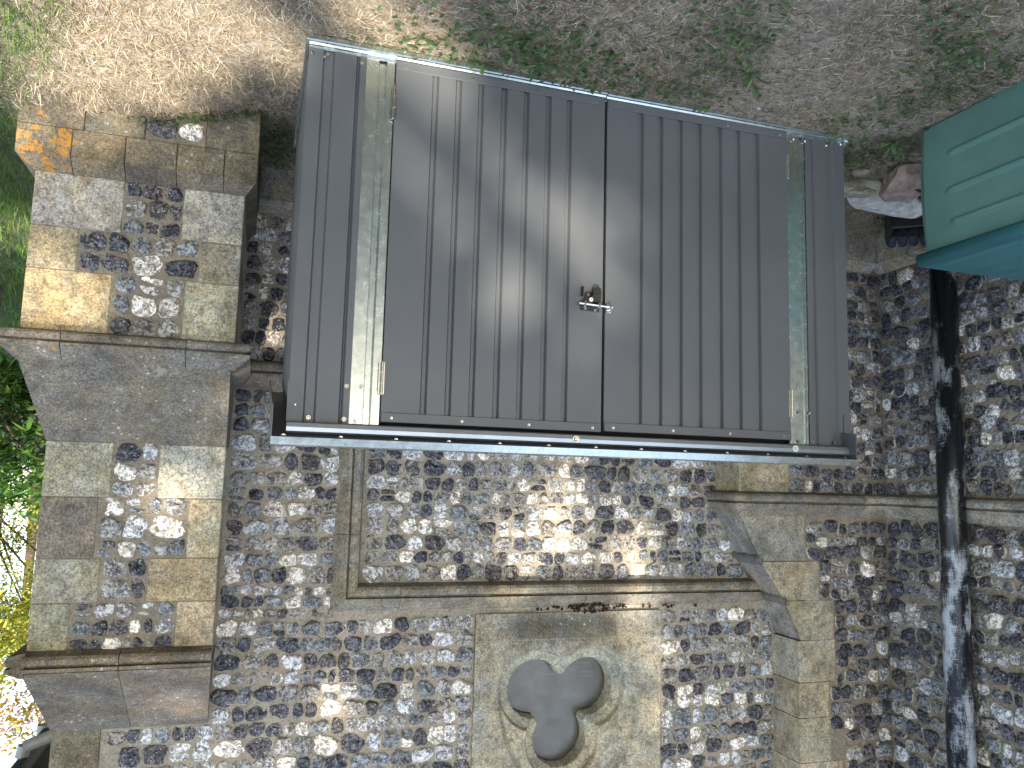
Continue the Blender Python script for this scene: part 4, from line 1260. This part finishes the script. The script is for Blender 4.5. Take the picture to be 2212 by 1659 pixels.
leaf_fan(mb, x, y, gz(x, y)+fr(0.004, 0.032, n), fr(0, 6.28, n), fr(0.0, 0.7, n), fr(0.014, 0.034, n), fr(0.009, 0.020, n), WC[rng.integers(5, size=n)]*fr(0.7, 1.3, n)[:, None])
# rosettes with long leaves
rx, ry = scatter(150, (-1.3, 2.1, -1.5, 1.0), lambda x, y: np.clip(0.15+wdens(x, y)*1.0, 0, 1))
for a, b in zip(rx, ry):
    m = rng.integers(5, 9); sz = fr(0.035, 0.075)
    leaf_fan(mb, np.full(m, a), np.full(m, b), np.full(m, float(gz(a, b))+0.012), fr(0, 6.28, m), fr(0.15, 0.7, m), sz*fr(0.7, 1.2, m), sz*fr(0.18, 0.28, m), WC[rng.integers(5, size=m)]*fr(0.9, 1.5, m)[:, None])
tag(mb.build('weeds', LEAF), 'mats of small green weeds creeping along the base rail of the shed', 'weeds', kind='stuff')
# dead leaves, chips and flakes on the soil
mb = MB()
x, y = scatter(40000, VIEW, lambda x, y: np.clip(0.25+0.5*(y > 0.25)*(x < 0)+0.3*pnoise(x, y, 6, 31), 0.03, 1)*(1-green(x, y)))
n = len(x); LC = np.array([(0.22, 0.17, 0.13), (0.12, 0.10, 0.08), (0.34, 0.27, 0.20), (0.52, 0.45, 0.36), (0.30, 0.17, 0.11)])
leaf_fan(mb, x, y, gz(x, y)+0.004, fr(0, 6.28, n), fr(-0.1, 0.35, n), fr(0.005, 0.020, n), fr(0.003, 0.010, n), LC[rng.integers(5, size=n)]*fr(0.6, 1.3, n)[:, None])
tag(mb.build('leaf_litter', LITTER), 'brown dead leaf flakes and chips over the soil by the wall', 'leaf litter', kind='stuff')
# pebbles and small chips: countless, one object
mb = MB()
x, y = scatter(1500, VIEW, lambda x, y: np.clip(0.3+0.3*pnoise(x, y, 5, 33), 0.05, 1)*(1-green(x, y))*(1-0.8*strawy(x, y)))
oct_ = np.array([(1, 0, 0), (0.5, 0.8, 0.1), (-0.5, 0.9, 0), (-1, 0, 0.1), (-0.4, -0.9, 0), (0.6, -0.8, 0), (0.1, 0.1, 0.8), (0, 0, -0.8)])
of = np.array([[i, (i+1) % 6, 6] for i in range(6)]+[[(i+1) % 6, i, 7] for i in range(6)])
for a, b in zip(x, y):
    r = 0.003+0.008*fr(0, 1)**3
    c = np.array([(0.42, 0.37, 0.31), (0.30, 0.25, 0.21), (0.55, 0.52, 0.47), (0.36, 0.20, 0.14)][rng.integers(4)])*fr(0.7, 1.2)
    t = fr(0, 6.28); Rm = np.array([[math.cos(t), -math.sin(t), 0], [math.sin(t), math.cos(t), 0], [0, 0, 1]])
    mb.add((oct_*fr(0.7, 1.3, oct_.shape)*[r*1.3, r, r*0.7])@Rm.T+[a, b, float(gz(a, b))+0.002], of, (*c, 0))
tag(mb.build('gravel', RUBBLE), 'scattered small pebbles and stone chips on the bare soil', 'pebbles', kind='stuff')

# ================================================================== BEYOND THE BUTTRESS
def crown(mb, n, c, rad, L, Wd, cols, clumps=26, seed=1, shell=0.55):
    r = np.random.default_rng(seed); c = np.array(c); rad = np.array(rad)
    q = r.normal(size=(clumps, 3)); q /= np.linalg.norm(q, axis=1)[:, None]; q *= r.uniform(shell, 1.0, (clumps, 1))
    cc = q*rad*0.80; cr = r.uniform(0.22, 0.42, clumps)
    kcol = r.uniform(0.65, 1.3, clumps)
    k = r.integers(clumps, size=n)
    d = r.normal(size=(n, 3)); d /= np.linalg.norm(d, axis=1)[:, None]
    p = cc[k]+d*(cr[k]*r.uniform(0.3, 1.05, n)**0.6)[:, None]*rad*0.9
    P = c+p
    az = np.arctan2(p[:, 1], p[:, 0])+r.normal(0, 1.1, n)
    el = r.normal(-0.1, 0.5, n)
    col = cols[r.integers(len(cols), size=n)]*(kcol[k]*r.uniform(0.75, 1.25, n))[:, None]
    leaf_fan(mb, P[:, 0], P[:, 1], P[:, 2], az, el, L*r.uniform(0.6, 1.3, n), Wd*r.uniform(0.6, 1.3, n), col)
def tree(name, label, cat, c, rad, n, L, Wd, cols, seed, trunk=0.12, group=None, shell=0.55):
    e = empty(name, (c[0], c[1], 0), label, cat, group)
    mb = MB(); crown(mb, n, c, rad, L, Wd, cols, 30, seed, shell); mb.build('crown', LEAF, e)
    mb = MB(); mb.cyl((c[0], c[1], -0.3), (c[0], c[1], c[2]), trunk, trunk*0.5, 10)
    r = np.random.default_rng(seed)
    for _ in range(7):
        a = r.uniform(0, 6.28); z0 = c[2]-rad[2]*r.uniform(0.2, 0.8)
        z0 = max(z0, 0.3)
        mb.cyl((c[0], c[1], z0), (c[0]+math.cos(a)*rad[0]*0.7, c[1]+math.sin(a)*rad[1]*0.7, z0+rad[2]*0.8), trunk*0.45, trunk*0.08, 7)
    mb.build('trunk', BARK, e)
    return e
LAUR = np.array([(0.055, 0.13, 0.028), (0.09, 0.19, 0.035), (0.035, 0.08, 0.022), (0.14, 0.26, 0.05)])
YEL = np.array([(0.26, 0.30, 0.05), (0.34, 0.36, 0.07), (0.18, 0.23, 0.04), (0.42, 0.36, 0.08)])
DGR = np.array([(0.03, 0.06, 0.02), (0.045, 0.085, 0.028), (0.022, 0.045, 0.018)])
AUT = np.array([(0.36, 0.33, 0.07), (0.42, 0.26, 0.06), (0.30, 0.30, 0.07), (0.45, 0.18, 0.05)])
tree('laurel_bush', 'glossy green laurel bush right behind the buttress', 'bush', (4.35, 4.75, 1.22), (0.72, 0.8, 0.80), 5200, 0.11, 0.040, LAUR, 41, 0.04, shell=0.7)
hedge_e = empty('hedge', (6.0, 8.0, 0), 'dark green clipped hedge in the shade across the lawn', 'hedge')
mb = MB(); crown(mb, 9000, (6.0, 8.2, 0.9), (2.6, 0.8, 1.25), 0.075, 0.032, DGR, 60, 42, 0.3); mb.build('foliage', LEAF, hedge_e)
mb = MB()
for i in range(9): mb.cyl((4.0+i*0.5, 8.2, -0.3), (4.0+i*0.5+0.1, 8.2, 1.6), 0.035, 0.012, 6)
mb.build('stem', BARK, hedge_e)
tree('tree', 'yellow-green sunlit tree with thin foliage over the hedge', 'tree', (6.4, 13.5, 3.3), (2.6, 1.6, 2.0), 30000, 0.075, 0.036, YEL, 43, 0.05, shell=0.35)
tree('tree', 'taller autumn tree with orange leaf tips against the sky', 'tree', (6.9, 18.0, 5.9), (1.9, 1.7, 1.9), 6000, 0.12, 0.06, AUT, 44, 0.14, shell=0.6)
tree('tree', 'dark green bushy tree standing behind the hedge', 'tree', (8.2, 11.0, 2.2), (2.4, 1.6, 1.8), 9000, 0.10, 0.05, DGR*1.6, 45, 0.12)

# eaves along the far side of the church, with gutter and a pale swan-neck
ev = empty('eaves', (3.2, 2.3, 3.0), parent=church); ev.location = Vector((3.2, 2.3, 3.0))-Vector(church.location)
mb = MB(); mb.prism([(3.09, 3.03), (3.335, 3.03), (3.335, 3.06), (2.6, 3.75), (2.6, 3.70), (3.09, 3.20)], D+0.02, 2.93); mb.build('roof_slope', SLATE, ev)
mb = MB()
gp = [(3.330+0.05*math.cos(a), 3.035+0.05*math.sin(a)) for a in np.linspace(math.pi, 2*math.pi, 9)]
mb.prism(gp, D+0.02, 2.95); mb.build('gutter', SLATE, ev)
mb = MB(); mb.cyl((3.36, 2.90, 2.975), (3.36, 2.90, 3.03), 0.035, seg=14); mb.build('gutter_stop_end', GREYP, ev)
mb = MB(); mb.cyl((3.345, 2.36, 2.99), (3.335, 2.36, 2.93), 0.034, seg=14); mb.cyl((3.335, 2.36, 2.94), (3.14, 2.36, 2.86), 0.032, seg=14); mb.cyl((3.14, 2.36, 2.87), (3.13, 2.36, 0.0), 0.032, seg=14)
mb.build('swan_neck_pipe', GREYP, ev, smooth=False)

# trees behind the photographer whose shade falls over the scene, out of view, leaves laid out and gaps shaped to place the sun patches
LIT = [  # x, z on the shed front (carried along the sun's rays), radii, strength
    (1.30, 0.68, 0.25, 0.19, 1.0), (1.45, 0.58, 0.18, 0.12, 1.0), (1.15, 0.62, 0.16, 0.18, 1.0),
    (1.82, 0.22, 0.06, 0.08, 0.9), (2.08, 0.22, 0.03, 0.08, 0.7), (1.72, 0.74, 0.03, 0.08, 0.35),
    (2.0, -0.06, 0.26, 0.02, 1.0), (2.45, 0.0, 0.35, 0.06, 1.0), (2.9, 0.2, 0.4, 0.12, 1.0), (2.7, -0.30, 0.7, 0.12, 1.0),
    (3.3, 0.5, 0.35, 0.3, 0.8), (3.6, 0.2, 0.6, 0.5, 0.8), (3.9, -0.3, 0.8, 0.5, 0.9),
    (0.88, 3.00, 0.34, 0.10, 1.0), (0.95, 2.66, 0.16, 0.12, 0.5), (0.45, 3.08, 0.12, 0.03, 0.8), (0.36, 3.42, 0.03, 0.06, 0.9), (0.33, 3.95, 0.03, 0.10, 0.7),
    (2.1, 3.85, 0.18, 0.10, 0.5), (1.45, 4.05, 0.16, 0.06, 0.65), (2.6, 3.95, 0.1, 0.1, 0.4), (1.9, 3.3, 0.1, 0.08, 0.25), (2.2, 2.9, 0.12, 0.2, 0.2),
    (3.25, 1.45, 0.05, 0.10, 0.9), (3.00, 1.40, 0.03, 0.06, 0.5), (2.68, 1.50, 0.03, 0.02, 0.6), (3.28, 0.90, 0.08, 0.06, 0.75), (2.47, 1.87, 0.0, 0.03, 1.0),
    (2.70, 2.45, 0.02, 0.18, 0.6), (2.72, 3.02, 0.04, 0.04, 0.7), (2.82, 3.45, 0.04, 0.04, 0.4), (2.2, 2.25, 0.04, 0.04, 0.3)]
def litmap(x, z):
    m = np.zeros_like(x)
    wob = 0.10*pnoise(x, z, 7, 51)
    for cx_, cz_, rx_, rz_, s in LIT:
        d = np.sqrt(((x-cx_)/(rx_+0.19))**2+((z-cz_)/(rz_+0.17))**2)+wob*0.7
        m = np.maximum(m, min(1, s*1.15)*np.clip((1.18-d)/0.25, 0, 1))
    # beyond the buttress dappled light over lawn, hedge and trees
    far = sstep(x, 3.42, 3.6)*(0.45+0.5*(pnoise(x, z, 2.2, 52) > -0.05))
    return np.maximum(m, np.clip(far, 0, 0.95)*(z > 0.6))
Sx, Sy, Sz = SUN
def canopy(mb, n, dist, spread, seed):
    r = np.random.default_rng(seed)
    x = r.uniform(-6.5, 12.5, n); z = r.uniform(-3.2, 7.5, n); t = dist+r.uniform(-spread, spread, n)
    L = litmap(x, z)
    base = 1-0.10*(r.uniform(0, 1, n) < 0.5)
    k = r.uniform(0, 1, n) < (1-L)**1.5*base
    x, z, t = x[k], z[k], t[k]; m = len(x)
    P = np.stack([x+Sx*t, Sy*t, z+Sz*t], -1)
    leaf_fan(mb, P[:, 0], P[:, 1], P[:, 2], r.uniform(0, 6.28, m), r.uniform(-1.2, 1.2, m), r.uniform(0.24, 0.38, m), r.uniform(0.16, 0.28, m), LAUR[r.integers(4, size=m)])
te = empty('tree', (6, -20, 0), 'big leafy tree out of view behind the viewpoint, its crown shaped to shade the shed', 'tree')
mb = MB(); canopy(mb, 62000, 20.0, 1.8, 61)
mb.build('crown', LEAF, te)
mb = MB(); bx_ = Sx*20+3; by_ = Sy*20-0.5
mb.cyl((bx_, by_, -0.3), (bx_, by_, 10), 0.45, 0.22, 16)
for i in range(14):
    a = i*2.4; z0 = 6+i*0.4
    mb.cyl((bx_, by_, z0), (bx_+math.cos(a)*(6-i*0.1), by_+math.sin(a)*1.4, z0+3.0+0.1*i), 0.10, 0.03, 8)
mb.build('trunk', BARK, te)
